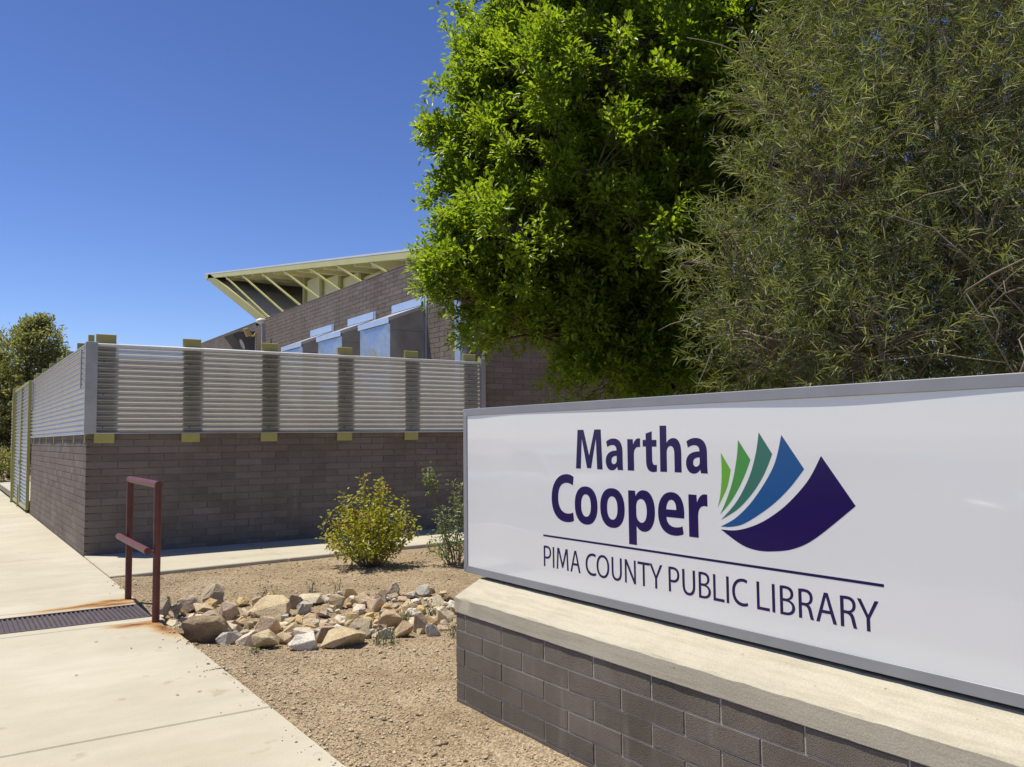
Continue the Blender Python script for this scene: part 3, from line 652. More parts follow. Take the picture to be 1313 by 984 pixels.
# --- lettering drawn as outlines
def path(items, n=9):
    pts = []
    for it in items:
        if it[0] == 'c':
            p0 = pts[-1]; (_, a, b, c) = it
            for k in range(1, n + 1):
                s = k / n; q = 1 - s
                pts.append(tuple(q**3 * p0[d] + 3 * q * q * s * a[d] + 3 * q * s * s * b[d] + s**3 * c[d] for d in (0, 1)))
        else: pts.append((float(it[0]), float(it[1])))
    out = []
    for p in pts:
        if not out or math.hypot(p[0] - out[-1][0], p[1] - out[-1][1]) > 1e-4: out.append(p)
    if math.hypot(out[0][0] - out[-1][0], out[0][1] - out[-1][1]) < 1e-4: out.pop()
    return out
def sup(cx, cy, rx, ry, e=2.25, n=48):
    r = []
    for k in range(n):
        a = 2 * PI * k / n; c, s = math.cos(a), math.sin(a)
        r.append((cx + rx * math.copysign(abs(c) ** (2 / e), c), cy + ry * math.copysign(abs(s) ** (2 / e), s)))
    return r
c = 'c'
G = {
 'o': (71, [sup(35.5, 37.7, 35.5, 39.2), sup(35.5, 37.7, 15, 23)]),
 'p': (71, [path([(0, 75), (19, 75), (20.5, 65), (c, (25, 73), (33, 77), (42, 77)), (c, (60, 77), (71, 62), (71, 38.5)), (c, (71, 12), (57, -1.5), (41, -1.5)), (c, (33, -1.5), (26, 2), (21.5, 8)), (21.5, -28.5), (0, -28.5)]),
        path([(21.5, 44), (c, (21.5, 54), (27, 60), (35, 60)), (c, (45, 60), (49.5, 50), (49.5, 38)), (c, (49.5, 24), (44, 15), (35.5, 15)), (c, (28, 15), (21.5, 21), (21.5, 31))])]),
 'e': (65, [path([(64.5, 31), (21, 31), (c, (22, 18), (32, 13.8), (42, 13.8)), (c, (50, 13.8), (56, 15), (60, 17)), (62.5, 3.2), (c, (56, 0), (48, -1.5), (39, -1.5)), (c, (14, -1.5), (0, 13), (0, 37)), (c, (0, 60), (13, 77), (35, 77)), (c, (57, 77), (65.5, 60), (65, 39))]),
        path([(21, 45), (c, (22, 54), (26, 63), (34, 63)), (c, (43, 63), (46, 54), (45.5, 45))])]),
 'r': (43.6, [path([(0, 0), (0, 75), (19, 75), (20, 62), (c, (24, 72), (31, 77), (38, 77)), (43.6, 76.5), (43.6, 56), (c, (31, 58.5), (22, 53), (22, 38)), (22, 0)])]),
 'a': (64, [path([(64, 0), (44, 0), (42, 8), (c, (37, 1.5), (30, -1.5), (22, -1.5)), (c, (8, -1.5), (0, 9), (0, 21)), (c, (0, 39), (16, 47.5), (40.5, 47.5)), (40.5, 49), (c, (40.5, 54), (38, 61), (26, 61)), (c, (18, 61), (11, 58), (6.5, 55.5)), (2.5, 69.5), (c, (8, 72.5), (17, 77), (30, 77)), (c, (54, 77), (62.5, 62), (62.5, 45)), (62.5, 17), (c, (62.5, 10), (63, 4), (64, 0))]),
        path([(41, 34.5), (c, (30, 34.5), (21.5, 31.5), (21.5, 23)), (c, (21.5, 17), (25, 14), (30, 14)), (c, (35, 14), (39.5, 17.5), (40.7, 22)), (41, 27)])]),
 't': (46, [path([(0, 73), (10.5, 73), (10.5, 88), (31, 93), (31, 73), (46, 73), (46, 57.5), (31, 57.5), (31, 30), (c, (31, 19), (34, 15), (40, 15)), (46, 15.5), (46, 0.5), (c, (43, -0.8), (38, -1.5), (33, -1.5)), (c, (26, -1.5), (20, 1), (16.5, 4.5)), (c, (12.5, 9), (10.5, 16), (10.5, 27)), (10.5, 57.5), (0, 57.5)])]),
 'h': (67, [path([(0, 0), (0, 105.5), (21.5, 105.5), (21.5, 66), (c, (26, 73), (34, 77), (43, 77)), (c, (58, 77), (67, 66), (67, 43)), (67, 0), (45.5, 0), (45.5, 40), (c, (45.5, 52), (42, 59), (34, 59)), (c, (27, 59), (21.5, 53), (21.5, 43)), (21.5, 0)])]),
 'M': (106, [path([(0, 0), (8.5, 100), (33, 100), (54, 34), (76, 100), (101, 100), (106, 0), (85, 0), (81.5, 77), (61.5, 2), (45, 2), (25.5, 77), (20, 0)])]),
 'C': (76, [path([(76, 95), (73, 77), (c, (67, 80), (60, 82), (53, 82)), (c, (34, 82), (23, 70), (23, 49)), (c, (23, 28), (35, 17), (53.5, 17)), (c, (61, 17), (68, 18.5), (73, 20.5)), (75.5, 3.5), (c, (71, 1), (62, -1.5), (50, -1.5)), (c, (18, -1.5), (0, 18), (0, 47)), (c, (0, 80), (23, 100.5), (53, 100.5)), (c, (64, 100.5), (72, 97.5), (76, 95))])]),
 'P_': (62, [path([(0, 0), (0, 99), (c, (8, 101), (16, 101.5), (24, 101)), (c, (48, 101), (62, 91), (62, 71)), (c, (62, 50), (47, 38), (25, 38)), (13, 38.5), (13, 0)]),
        path([(13, 49), (c, (17, 48.5), (20, 48.5), (25, 48.5)), (c, (41, 48.5), (49.5, 57), (49.5, 70.5)), (c, (49.5, 84), (40, 91), (26, 91)), (c, (20, 91), (16, 90.5), (13, 90))])]),
 'I_': (13, [path([(0, 0), (0, 100), (13, 100), (13, 0)])]),
 'M_': (95, [path([(0, 0), (6.5, 100), (23.5, 100), (48, 31), (72, 100), (88.5, 100), (95, 0), (82, 0), (78, 79), (53, 9), (42.5, 9), (17.5, 80), (12, 0)])]),
 'A_': (78, [path([(0, 0), (32, 100), (47, 100), (78, 0), (64, 0), (54.5, 31), (22.5, 31), (13, 0)]), path([(25.5, 41.5), (52, 41.5), (39, 86)])]),
 'C_': (77, [path([(75, 96), (72, 85), (c, (66, 88), (60, 89.5), (53, 89.5)), (c, (30, 89.5), (14, 74), (14, 49.5)), (c, (14, 26), (29, 11), (53, 11)), (c, (61, 11), (69, 13), (74.5, 15.5)), (77, 5), (c, (71, 2), (62, -1), (50, -1)), (c, (20, -1), (0, 18), (0, 49)), (c, (0, 80), (22, 101), (54, 101)), (c, (64, 101), (71, 98.5), (75, 96))])]),
 'O_': (88, [sup(44, 50, 44, 51.3, 2.15), sup(44, 50, 30.5, 40.5, 2.15)]),
 'U_': (68.5, [path([(0, 100), (13, 100), (13, 41), (c, (13, 18), (22, 10), (34, 10)), (c, (47, 10), (55.5, 19), (55.5, 41)), (55.5, 100), (68.5, 100), (68.5, 42), (c, (68.5, 11), (54, -1), (33.5, -1)), (c, (14, -1), (0, 10), (0, 41))])]),
 'N_': (71, [path([(0, 0), (0, 100), (14, 100), (59.5, 23), (59, 100), (71, 100), (71, 0), (58, 0), (12, 78), (12, 0)])]),
 'T_': (75, [path([(0, 100), (75, 100), (75, 89), (44, 89), (44, 0), (31, 0), (31, 89), (0, 89)])]),
 'Y_': (77, [path([(32, 0), (32, 42), (0, 100), (14.5, 100), (39, 53), (63, 100), (77, 100), (45, 42), (45, 0)])]),
 'L_': (58, [path([(0, 0), (0, 100), (13, 100), (13, 11), (58, 11), (58, 0)])]),
 'B_': (64, [path([(0, 0), (0, 99), (c, (6, 100.5), (14, 101), (22, 101)), (c, (46, 101), (58, 92), (58, 76)), (c, (58, 65), (51, 57), (40, 53)), (c, (52, 50), (64, 42), (64, 28.5)), (c, (64, 9), (46, -1), (21, -0.8)), (c, (12, -0.8), (5, -0.3), (0, 0))]),
        path([(13, 57), (24, 57), (c, (38, 57), (45.5, 64), (45.5, 74)), (c, (45.5, 85), (37, 91), (24, 91)), (c, (18, 91), (15, 90.7), (13, 90.3))]),
        path([(13, 9.6), (c, (16, 9.2), (19, 9), (23.5, 9)), (c, (40, 9), (51, 15), (51, 28.5)), (c, (51, 41), (40, 47.3), (24, 47.3)), (13, 47.3)])]),
 'R_': (60.5, [path([(0, 0), (0, 99), (c, (7, 100.5), (16, 101), (25, 101)), (c, (46, 101), (57, 91), (57, 74)), (c, (57, 61), (49, 53), (40, 49)), (c, (47, 46), (50, 39), (52.5, 29)), (c, (56, 14), (58, 4), (60.5, 0)), (47, 0), (c, (45, 3.5), (42.5, 12), (39.5, 26)), (c, (36.5, 39), (31, 43.5), (20, 44)), (13, 44), (13, 0)]),
        path([(13, 54), (26, 54), (c, (38, 54), (45, 61), (45, 72.5)), (c, (45, 85), (36, 91), (24.5, 91)), (c, (19, 91), (15, 90.5), (13, 90))])]),
}
def vinyl(name, loops, mat, lift=0.0005):
    """flat print cut from outlines given in (u,z); cut fine enough to lie on the slightly bowed panel"""
    P3 = [[Vector((a, b, 0)) for a, b in L] for L in loops]
    flat_pts = [p for L in P3 for p in L]; tris = tessellate_polygon(P3)
    bm = bmesh.new(); vs = [bm.verts.new(p) for p in flat_pts]
    for t in tris:
        if len(set(t)) == 3:
            try: bm.faces.new([vs[i] for i in t])
            except ValueError: pass
    us = [p.x for p in flat_pts]; zs = [p.y for p in flat_pts]
    for lo, hi, nrm in ((min(us), max(us), (1, 0, 0)), (min(zs), max(zs), (0, 1, 0))):
        k = math.ceil(lo / 0.05) * 0.05
        while k < hi:
            bmesh.ops.bisect_plane(bm, geom=list(bm.verts) + list(bm.edges) + list(bm.faces), plane_co=(k * nrm[0], k * nrm[1], 0), plane_no=nrm)
            k += 0.05
    for v in bm.verts: u, z = v.co.x, v.co.y; v.co = (SXP + wave(u, z) - lift, YU - u, z)
    bmesh.ops.recalc_face_normals(bm, faces=bm.faces)
    for f in bm.faces:
        if f.normal.x > 0: f.normal_flip()
    me = bpy.data.meshes.new(name); bm.to_mesh(me); bm.free(); me.materials.append(mat)
    return link(name, me, sg)
def letter(g, u0, u1, z0, unit):
    w, loops = G[g]; k = (u1 - u0) / w
    return vinyl('letter', [[(u0 + a * k, z0 + b * unit) for a, b in L] for L in loops], M['navy'])
for g, a, b in (('M', 1.1395, 1.3563), ('a', 1.3819, 1.5132), ('r', 1.5463, 1.6385), ('t', 1.6562, 1.7508), ('h', 1.7733, 1.9107), ('a', 1.9390, 2.0693)):
    letter(g, a, b, 1.3862, 0.00203)
for g, a, b in (('C', 0.9219, 1.1188), ('o', 1.1256, 1.3115), ('o', 1.3330, 1.5183), ('p', 1.5461, 1.7312), ('e', 1.7519, 1.9214), ('r', 1.9487, 2.0621)):
    letter(g, a, b, 1.1015, 0.00251)
for g, a, b in (('P_', .8425, .9117), ('I_', .9255, .9400), ('M_', .9596, 1.0659), ('A_', 1.0800, 1.1669), ('C_', 1.2079, 1.2942), ('O_', 1.2962, 1.3955), ('U_', 1.4125, 1.4893), ('N_', 1.5104, 1.5899), ('T_', 1.6027, 1.6869), ('Y_', 1.6851, 1.7721),
                ('P_', 1.8113, 1.8811), ('U_', 1.8988, 1.9783), ('B_', 1.9988, 2.0702), ('L_', 2.0838, 2.1464), ('I_', 2.1578, 2.1723), ('C_', 2.1893, 2.2740), ('L_', 2.3190, 2.3831), ('I_', 2.3957, 2.4102), ('B_', 2.4341, 2.5056), ('R_', 2.5220, 2.5914), ('A_', 2.6000, 2.6907), ('R_', 2.7062, 2.7754), ('Y_', 2.7769, 2.8640)):
    letter(g, a, b, 0.8412, 0.001125)
vinyl('underline', [[(0.841, 1.0045), (2.8876, 1.0075), (2.8876, 1.0185), (0.841, 1.0145)]], M['navy'])
def crom(pts, n=8):
    P = [pts[0]] + list(pts) + [pts[-1]]; out = []
    for i in range(1, len(P) - 2):
        for k in range(n):
            s = k / n; a, b, c_, d = (np.array(P[i + j]) for j in (-1, 0, 1, 2))
            out.append(tuple(0.5 * ((2 * b) + (-a + c_) * s + (2 * a - 5 * b + 4 * c_ - d) * s * s + (-a + 3 * b - 3 * c_ + d) * s**3)))
    return out + [pts[-1]]
LG = [('lime', [(2.1451, 1.4782), (2.1478, 1.42), (2.1455, 1.355), (2.1355, 1.29), (2.121, 1.2428)], [(2.1977, 1.4072), (2.1865, 1.36), (2.168, 1.315), (2.121, 1.2428)]),
      ('green', [(2.2417, 1.5325), (2.2330, 1.46), (2.2090, 1.365), (2.1740, 1.283), (2.1338, 1.2131)], [(2.305, 1.4501), (2.2760, 1.39), (2.2361, 1.3245), (2.188, 1.264), (2.1338, 1.2131)]),
      ('teal', [(2.3513, 1.5631), (2.3330, 1.475), (2.2960, 1.378), (2.228, 1.275), (2.1386, 1.1903)], [(2.4168, 1.4748), (2.374, 1.393), (2.3152, 1.3163), (2.235, 1.244), (2.1386, 1.1903)]),
      ('blue', [(2.4639, 1.5516), (2.4206, 1.4243), (2.3218, 1.2932), (2.2253, 1.2081), (2.1361, 1.1616)], [(2.5672, 1.4177), (2.493, 1.338), (2.4005, 1.2629), (2.275, 1.189), (2.2, 1.166), (2.1361, 1.1616)]),
      ('navy', [(2.6448, 1.4701), (2.5819, 1.3729), (2.4848, 1.2793), (2.39, 1.215), (2.3028, 1.175), (2.215, 1.152), (2.1357, 1.1494)], [(2.7863, 1.2881), (2.6123, 1.1565), (2.51, 1.105), (2.4082, 1.0839), (2.32, 1.0805), (2.24, 1.098), (2.1357, 1.1494)])]
for k, left, right in LG:
    L = crom(left); Rr = crom(right)
    vinyl('logo_page', [L[::-1] + Rr[:-1]] if True else [], M[k])

# ------------------------------------------------------------------ rocks of the swale
def rock_mesh(name, mat, seed, sx, sy, sz):
    rr = random.Random(seed); bm = bmesh.new()
    for _ in range(14):
        v = Vector((rr.gauss(0, 1), rr.gauss(0, 1), rr.gauss(0, 1))).normalized()
        m = max(abs(v.x), abs(v.y), abs(v.z)); v = v.lerp(v / m, 0.45) * rr.uniform(0.82, 1.05)
        bm.verts.new((v.x * sx / 2, v.y * sy / 2, v.z * sz / 2))
    r = bmesh.ops.convex_hull(bm, input=list(bm.verts))
    bmesh.ops.delete(bm, geom=[v for v in bm.verts if not v.link_faces], context='VERTS')
    bmesh.ops.dissolve_limit(bm, angle_limit=math.radians(12), verts=bm.verts, edges=bm.edges)
    bmesh.ops.bevel(bm, geom=list(bm.edges), offset=min(sx, sy, sz) * 0.022, segments=1, affect='EDGES', clamp_overlap=True)
    bmesh.ops.triangulate(bm, faces=bm.faces)
    bmesh.ops.subdivide_edges(bm, edges=[e for e in bm.edges if e.calc_length() > 0.05], cuts=1)
    for v in bm.verts:
        d = 0.05 * min(sx, sz) * noise.noise(v.co * 22 + Vector((seed, 0, 0))) + 0.03 * sz * noise.noise(v.co * 60 + Vector((0, seed, 0)))
        v.co += v.co.normalized() * d
    me = bpy.data.meshes.new(name); bm.to_mesh(me); bm.free(); me.materials.append(mat)
    return me
big = [(1.85, 7.299, 0.40, 0.21, 'dkbrown', 'largest dark brown boulder at the sidewalk edge of the rock swale'),
 (1.963, 7.037, 0.195, 0.099, 'grey', 'speckled grey stone in front of the dark brown boulder'),
 (2.066, 6.879, 0.193, 0.118, 'pinkwhite', 'pale pinkish white rock at the near edge of the swale, right of the speckled stone'),
 (2.158, 6.655, 0.219, 0.14, 'tan', 'tan blocky rock at the near edge between the pinkish and the white rock'),
 (2.359, 6.416, 0.236, 0.118, 'white', 'whitish flat rock at the near edge of the swale'),
 (2.654, 6.31, 0.299, 0.13, 'tan', 'wide tan rock at the near edge, right of the whitish flat rock'),
 (2.596, 6.588, 0.205, 0.113, 'brown', 'brown wedge rock just behind the wide tan near-edge rock'),
 (2.375, 7.314, 0.22, 0.165, 'pinktan', 'pinkish tan rock in front of the big square tan block'),
 (2.628, 8.059, 0.364, 0.23, 'tan', 'big square tan block, tallest rock at the back of the swale'),
 (2.167, 7.536, 0.244, 0.122, 'light', 'pale slab behind the dark brown boulder'),
 (2.306, 8.824, 0.231, 0.167, 'greytan', 'rounded grey-tan rock at the back left of the swale'),
 (2.032, 8.597, 0.234, 0.135, 'pinkgrey', 'pinkish grey rock at the back left near the handrail'),
 (2.263, 8.121, 0.214, 0.178, 'pinkgrey', 'upright pinkish grey rock left of the big square tan block'),
 (2.095, 8.099, 0.188, 0.117, 'greytan', 'small grey-tan rock between two pinkish grey rocks'),
 (2.18, 7.247, 0.161, 0.086, 'greytan', 'low grey-tan stone behind the pinkish white rock'),
 (2.827, 7.0, 0.219, 0.132, 'pinktan', 'pinkish tan rock in the middle of the swale'),
 (2.782, 7.27, 0.113, 0.124, 'light', 'small upright pale rock in the middle of the swale'),
 (3.077, 7.144, 0.182, 0.148, 'ochre', 'yellow ochre rock right of the middle of the swale'),
 (3.317, 6.866, 0.224, 0.168, 'brown', 'pointed brown rock toward the sign, casting a shadow to its right'),
 (3.164, 6.29, 0.156, 0.124, 'brown', 'reddish brown rock at the near right of the swale'),
 (3.418, 6.483, 0.151, 0.162, 'pinktan', 'tall pinkish rock near the sign pedestal'),
 (3.375, 6.202, 0.125, 0.136, 'grey', 'smooth grey stone nearest the sign pedestal'),
 (2.998, 6.419, 0.125, 0.083, 'light', 'small pale stone between brown rocks at the near right'),
 (2.928, 8.24, 0.139, 0.139, 'greytan', 'grey-tan stone right of the big square tan block'),
 (3.128, 8.282, 0.231, 0.103, 'light', 'pale flat stone at the back of the swale'),
 (3.295, 8.028, 0.164, 0.126, 'tan', 'tan stone at the back, left of two pinkish stones'),
 (3.575, 7.983, 0.205, 0.128, 'pinktan', 'left one of two pinkish stones at the back of the swale'),
 (3.596, 7.785, 0.176, 0.113, 'pinktan', 'right one of two pinkish stones at the back of the swale'),
 (3.685, 7.683, 0.125, 0.088, 'ochre', 'small ochre stone beside the two pinkish stones'),
 (3.839, 7.603, 0.226, 0.113, 'brown', 'low brown slab at the back right of the swale'),
 (4.232, 7.996, 0.161, 0.121, 'grey', 'grey stone at the far back right of the swale'),
 (4.153, 7.549, 0.179, 0.128, 'light', 'pale stone at the back right, by the sign edge'),
 (4.002, 8.19, 0.134, 0.134, 'greytan', 'grey-brown stone standing at the far back of the swale'),
 (2.628, 7.107, 0.197, 0.098, 'ochre', 'flat ochre rock left of the middle pinkish tan rock'),
 (2.944, 6.676, 0.192, 0.128, 'greytan', 'grey-brown rock behind the small pale near stone'),
 (2.839, 7.515, 0.163, 0.093, 'pinktan', 'low pinkish stone behind the small upright pale rock'),
 (3.285, 7.307, 0.141, 0.082, 'ochre', 'low ochre stone behind the yellow ochre rock'),
 (1.862, 8.517, 0.169, 0.145, 'greytan', 'grey-tan rock beside the handrail shadow'),
 (3.823, 6.806, 0.162, 0.162, 'light', 'pale upright rock at the right end of the swale by the sign'),
 (1.754, 8.485, 0.167, 0.167, 'greytan', 'grey-tan rock tucked under the end of the drain cover')]
placed = []
for i, (x, y, w, h, k, lab) in enumerate(big):
    o = link('rock', rock_mesh('rock', M['rock_' + k], 100 + i, w * 1.14, w * rnd.uniform(0.8, 1.05), h * 1.55))
    o.location = (x, y, gz(x, y) + h * 0.36); o.rotation_euler = (rnd.uniform(-0.25, 0.25), rnd.uniform(-0.2, 0.2), rnd.uniform(-0.6, 0.6) - 0.59)
    tag(o, lab, 'rock', 'rocks of the dry swale'); placed.append((x, y, w / 2))
lib_small = {}
for k in ROCKC: lib_small[k] = [rock_mesh('stone', M['rock_' + k], 500 + 7 * j + len(k) * 31, 1, rnd.uniform(0.7, 0.95), rnd.uniform(0.6, 0.85)) for j in range(2)]
kinds = list(ROCKC); cnt = 0; tries = 0
while cnt < 298 and tries < 20000:
    tries += 1
    x = rnd.uniform(1.70, 4.45); q_ = rnd.random()
    ylo = float(np.interp(x, [1.7, 2.0, 2.4, 3.4, 4.5], [7.35, 7.0, 6.5, 6.2, 6.2])); yhi = float(np.interp(x, [1.7, 2.3, 3.1, 4.4], [8.55, 8.75, 8.45, 8.1]))
    y = ylo + (yhi - ylo) * q_
    s = rnd.choice((0.07, 0.08, 0.09, 0.10, 0.11, 0.12, 0.14, 0.16, 0.18, 0.21))
    if any(math.hypot(x - a, y - b) < r * 0.66 + s * 0.30 for a, b, r in placed): continue
    placed.append((x, y, s / 2)); cnt += 1
    k = rnd.choice(kinds); o = link('stone', rnd.choice(lib_small[k]))
    o.scale = (s, s, s * rnd.uniform(0.8, 1.2)); o.location = (x, y, gz(x, y) + s * 0.16)
    o.rotation_euler = (rnd.uniform(-0.4, 0.4), rnd.uniform(-0.4, 0.4), rnd.uniform(0, 6.28))
    tag(o, '%s %s stone among the larger rocks, %s of the swale' % ('small' if s > 0.125 else 'tiny', ROCKN[k], 'at the sidewalk end' if x < 2.4 else ('in the middle' if x < 3.3 else 'at the sign end')), 'stone', 'small stones in the dry swale')

# loose pebbles on the bed: uncountable
def pebbles(n):
    u = rng.random((n, 2)); x = 1.66 + (6.2 - 1.66) * u[:, 0] ** 1.3; y = 1.8 + 9.2 * u[:, 1] ** 1.5
    s = 0.003 + 0.007 * rng.random(n) ** 3 + 0.013 * (rng.random(n) < 0.05) * rng.random(n)
    base_v = np.array([(1, 0, 0), (-1, 0, 0), (0, 1, 0), (0, -1, 0), (0, 0, 1), (0, 0, -1)], float)
    base_f = np.array([(0, 2, 4), (2, 1, 4), (1, 3, 4), (3, 0, 4), (2, 0, 5), (1, 2, 5), (3, 1, 5), (0, 3, 5)])
    spill = slice(0, 420); x[spill] = 1.66 - rng.exponential(0.05, 420); y[spill] = rng.uniform(3, 10.5, 420); y[spill] = np.where((y[spill] > 7.9) & (y[spill] < 9.0), 6.0, y[spill])
    z = np.array([gz(a, b) if a > 1.645 else 0.001 for a, b in zip(x, y)])
    ang = rng.random(n) * 6.28
    V = base_v[None] * (s[:, None, None] * rng.uniform(0.55, 1.25, (n, 6, 1))) + rng.normal(0, 0.18, (n, 6, 3)) * s[:, None, None]
    ca, sa = np.cos(ang)[:, None], np.sin(ang)[:, None]
    X = V[..., 0] * ca - V[..., 1] * sa; Y = V[..., 0] * sa + V[..., 1] * ca
    V = np.stack([X + x[:, None], Y + y[:, None], V[..., 2] * 0.75 + (z + s * 0.25)[:, None]], -1)
    keep = ~((x > 2.55) & (x < 3.3) & (y < 4.55)) & (y < 10.8 + 0.085 * (x - 1.65))
    V = V[keep]; m = len(V)
    F = (base_f[None] + 6 * np.arange(m)[:, None, None]).reshape(-1, 3)
    return tag(link('loose_gravel', array_mesh('loose_gravel', V.reshape(-1, 3), F, M['pebble'])), 'loose tan granite gravel scattered over the bed', 'gravel', kind='stuff')
pebbles(75000)

# ------------------------------------------------------------------ foliage
def leaf_mesh(name, P, D, Nn, L, W, mat, fold=0.25, droop=0.0):
    """lance-shaped leaves: six points, two quads each"""
    n = len(P); D = D / np.linalg.norm(D, axis=1, keepdims=True)
    S = np.cross(D, Nn); S /= np.linalg.norm(S, axis=1, keepdims=True) + 1e-9; U = np.cross(S, D)
    L = L[:, None]; W = W[:, None]
    up = U * W * fold; dr = np.array([0, 0, -1.0])[None] * L * droop
    b = P; t = P + D * L + dr
    m1 = P + D * L * 0.30 + dr * 0.15; m2 = P + D * L * 0.66 + dr * 0.45
    V = np.stack([b, m1 + S * W * 0.5 + up, m2 + S * W * 0.42 + up, t, m2 - S * W * 0.42 + up, m1 - S * W * 0.5 + up], 1).reshape(-1, 3)
    o = 6 * np.arange(n)[:, None]
    F = np.concatenate([o + np.array([0, 1, 2, 3]), o + np.array([0, 3, 4, 5])], 0)
    return array_mesh(name, V, F, mat)
def unit(n): v = rng.normal(size=(n, 3)); return v / np.linalg.norm(v, axis=1, keepdims=True)
def limb(mb, a, b, r0, r1, bend=0.12, seg=5, n=7, seed=0):
    a, b = Vector(a), Vector(b); d = b - a; pts = []
    for i in range(seg + 1):
        s = i / seg; w = math.sin(PI * s) * bend * d.length
        pts.append(a + d * s + Vector((hsh(seed, s * 3, 1), hsh(seed, s * 3, 9), 0.4 * hsh(seed, s * 3, 17) + 0.35)) * w)
    mb.tube(pts, [r0 + (r1 - r0) * (i / seg) for i in range(seg + 1)], n, True); return pts

def ash_tree():
    lobes = [(5.3, 7.05, 5.7, 0.88), (4.85, 7.1, 4.61, 0.82), (5.14, 6.19, 4.87, 0.94), (6.18, 6.16, 5.6, 1.05), (4.86, 6.58, 3.77, 0.96), (4.3, 6.89, 3.17, 0.6), (5.3, 5.96, 3.25, 0.77), (4.95, 6.48, 2.77, 0.64), (5.54, 5.86, 2.51, 0.53), (4.67, 7.16, 2.71, 0.4), (6.63, 6.18, 4.53, 1.08), (7.32, 6.2, 6.08, 1.14), (5.74, 6.61, 6.69, 1.16), (5.3, 6.9, 6.6, 0.75), (6.78, 6.23, 7.19, 1.29), (6.24, 6.08, 2.97, 0.71), (6.65, 7.74, 4.49, 1.61), (6.68, 6.88, 2.77, 0.79), (7.83, 6.35, 4.33, 1.26), (6.0, 8.11, 5.35, 1.33), (5.3, 6.15, 2.2, 0.5), (5.75, 5.75, 2.0, 0.5), (6.2, 5.6, 2.1, 0.6), (6.9, 5.6, 2.6, 0.8), (7.3, 5.4, 3.6, 0.9), (5.6, 6.9, 3.6, 1.0), (4.21, 7.08, 2.9, 0.37), (4.45, 6.82, 2.77, 0.47), (4.71, 6.54, 2.53, 0.41), (4.96, 6.26, 2.33, 0.35), (5.14, 5.91, 2.2, 0.32), (5.5, 5.67, 2.12, 0.32), (4.25, 6.8, 3.26, 0.36), (4.45, 7.37, 3.94, 0.34), (4.5, 7.4, 4.61, 0.32), (4.8, 7.3, 5.29, 0.34), (4.95, 7.22, 5.82, 0.4), (4.28, 6.28, 3.4, 0.43), (4.79, 5.78, 3.86, 0.49), (5.08, 5.5, 3.35, 0.41), (4.65, 6.28, 4.8, 0.55), (4.5, 7.2, 4.25, 0.34), (4.4, 7.0, 3.6, 0.42), (4.7, 7.3, 5.0, 0.4), (4.9, 7.1, 5.3, 0.55), (5.2, 6.9, 6.2, 0.6), (5.6, 7.4, 3.0, 0.8), (4.8, 7.3, 3.4, 0.6), (7.2, 5.6, 6.3, 0.8), (7.6, 5.5, 5.4, 0.8), (7.3, 6.2, 6.9, 0.9), (6.2, 5.45, 5.24, 0.64), (5.88, 5.48, 4.49, 0.59), (6.63, 5.36, 5.79, 0.62), (5.83, 5.45, 3.65, 0.47), (5.63, 5.62, 4.79, 0.52), (5.69, 5.48, 2.98, 0.43), (5.39, 5.6, 3.99, 0.5)]
    t = thing('ash_tree', 'leafy bright green broadleaf tree behind the left half of the sign', 'tree')
    mb = MB(); base_ = Vector((6.15, 6.85, -0.1)); fork = Vector((6.05, 6.85, 2.3))
    limb(mb, base_, fork, 0.15, 0.11, 0.03, 6, 10, 1)
    Ps, Ds, Ns, Ls, Ws = [], [], [], [], []
    for li, (x, y, z, r) in enumerate(lobes):
        c_ = Vector((x, y, z)); limb(mb, fork + Vector((hsh(li, 1), hsh(li, 2), abs(hsh(li, 3)))) * 0.15, c_, 0.06, 0.02, 0.12, 6, 7, li)
        # sprays of foliage at the ends of the limbs, with dark gaps between them
        ncl = int(50 * r * r) + 8
        d = unit(ncl); d[:, 2] = np.where(d[:, 2] < -0.6, -d[:, 2], d[:, 2])
        rad = r * (0.42 + 0.68 * rng.random(ncl) ** 0.6); cc = np.array(c_) + d * rad[:, None]
        for j in range(ncl):
            limb(mb, c_, Vector(cc[j]), 0.014, 0.004, 0.1, 3, 4, li * 50 + j)
            sr = rng.uniform(0.14, 0.30); ns = int(185 * sr / 0.2)          # twigs of one spray
            out = d[j] * 0.7 + np.array([0, 0, 0.6]); out /= np.linalg.norm(out)
            tw_ = 16; td = unit(tw_) * 0.8 + out * 0.75; td /= np.linalg.norm(td, axis=1, keepdims=True)
            tl_ = sr * rng.uniform(0.6, 1.45, tw_); pick = rng.integers(0, tw_, ns)
            sh = rng.random(ns) ** 0.6; side = unit(ns)
            P = cc[j] + td[pick] * (tl_[pick] * sh)[:, None] + side * rng.uniform(0.0, 0.045, (ns, 1))
            D = td[pick] * 0.7 + side * 0.75 + np.array([0, 0, 0.08])
            Nn = unit(ns) * 0.55 + np.array([0, 0, 1.0]) + d[j] * 0.25
            Ps.append(P); Ds.append(D); Ns.append(Nn); L = rng.uniform(0.042, 0.078, ns); Ls.append(L); Ws.append(L * rng.uniform(0.32, 0.48, ns))
    mb.build('trunk', M['bark'], t, True, False)
    me = leaf_mesh('crown', np.concatenate(Ps), np.concatenate(Ds), np.concatenate(Ns), np.concatenate(Ls), np.concatenate(Ws), M['leaf_ash'], 0.22, 0.12)
    link('crown', me, t)
ash_tree()

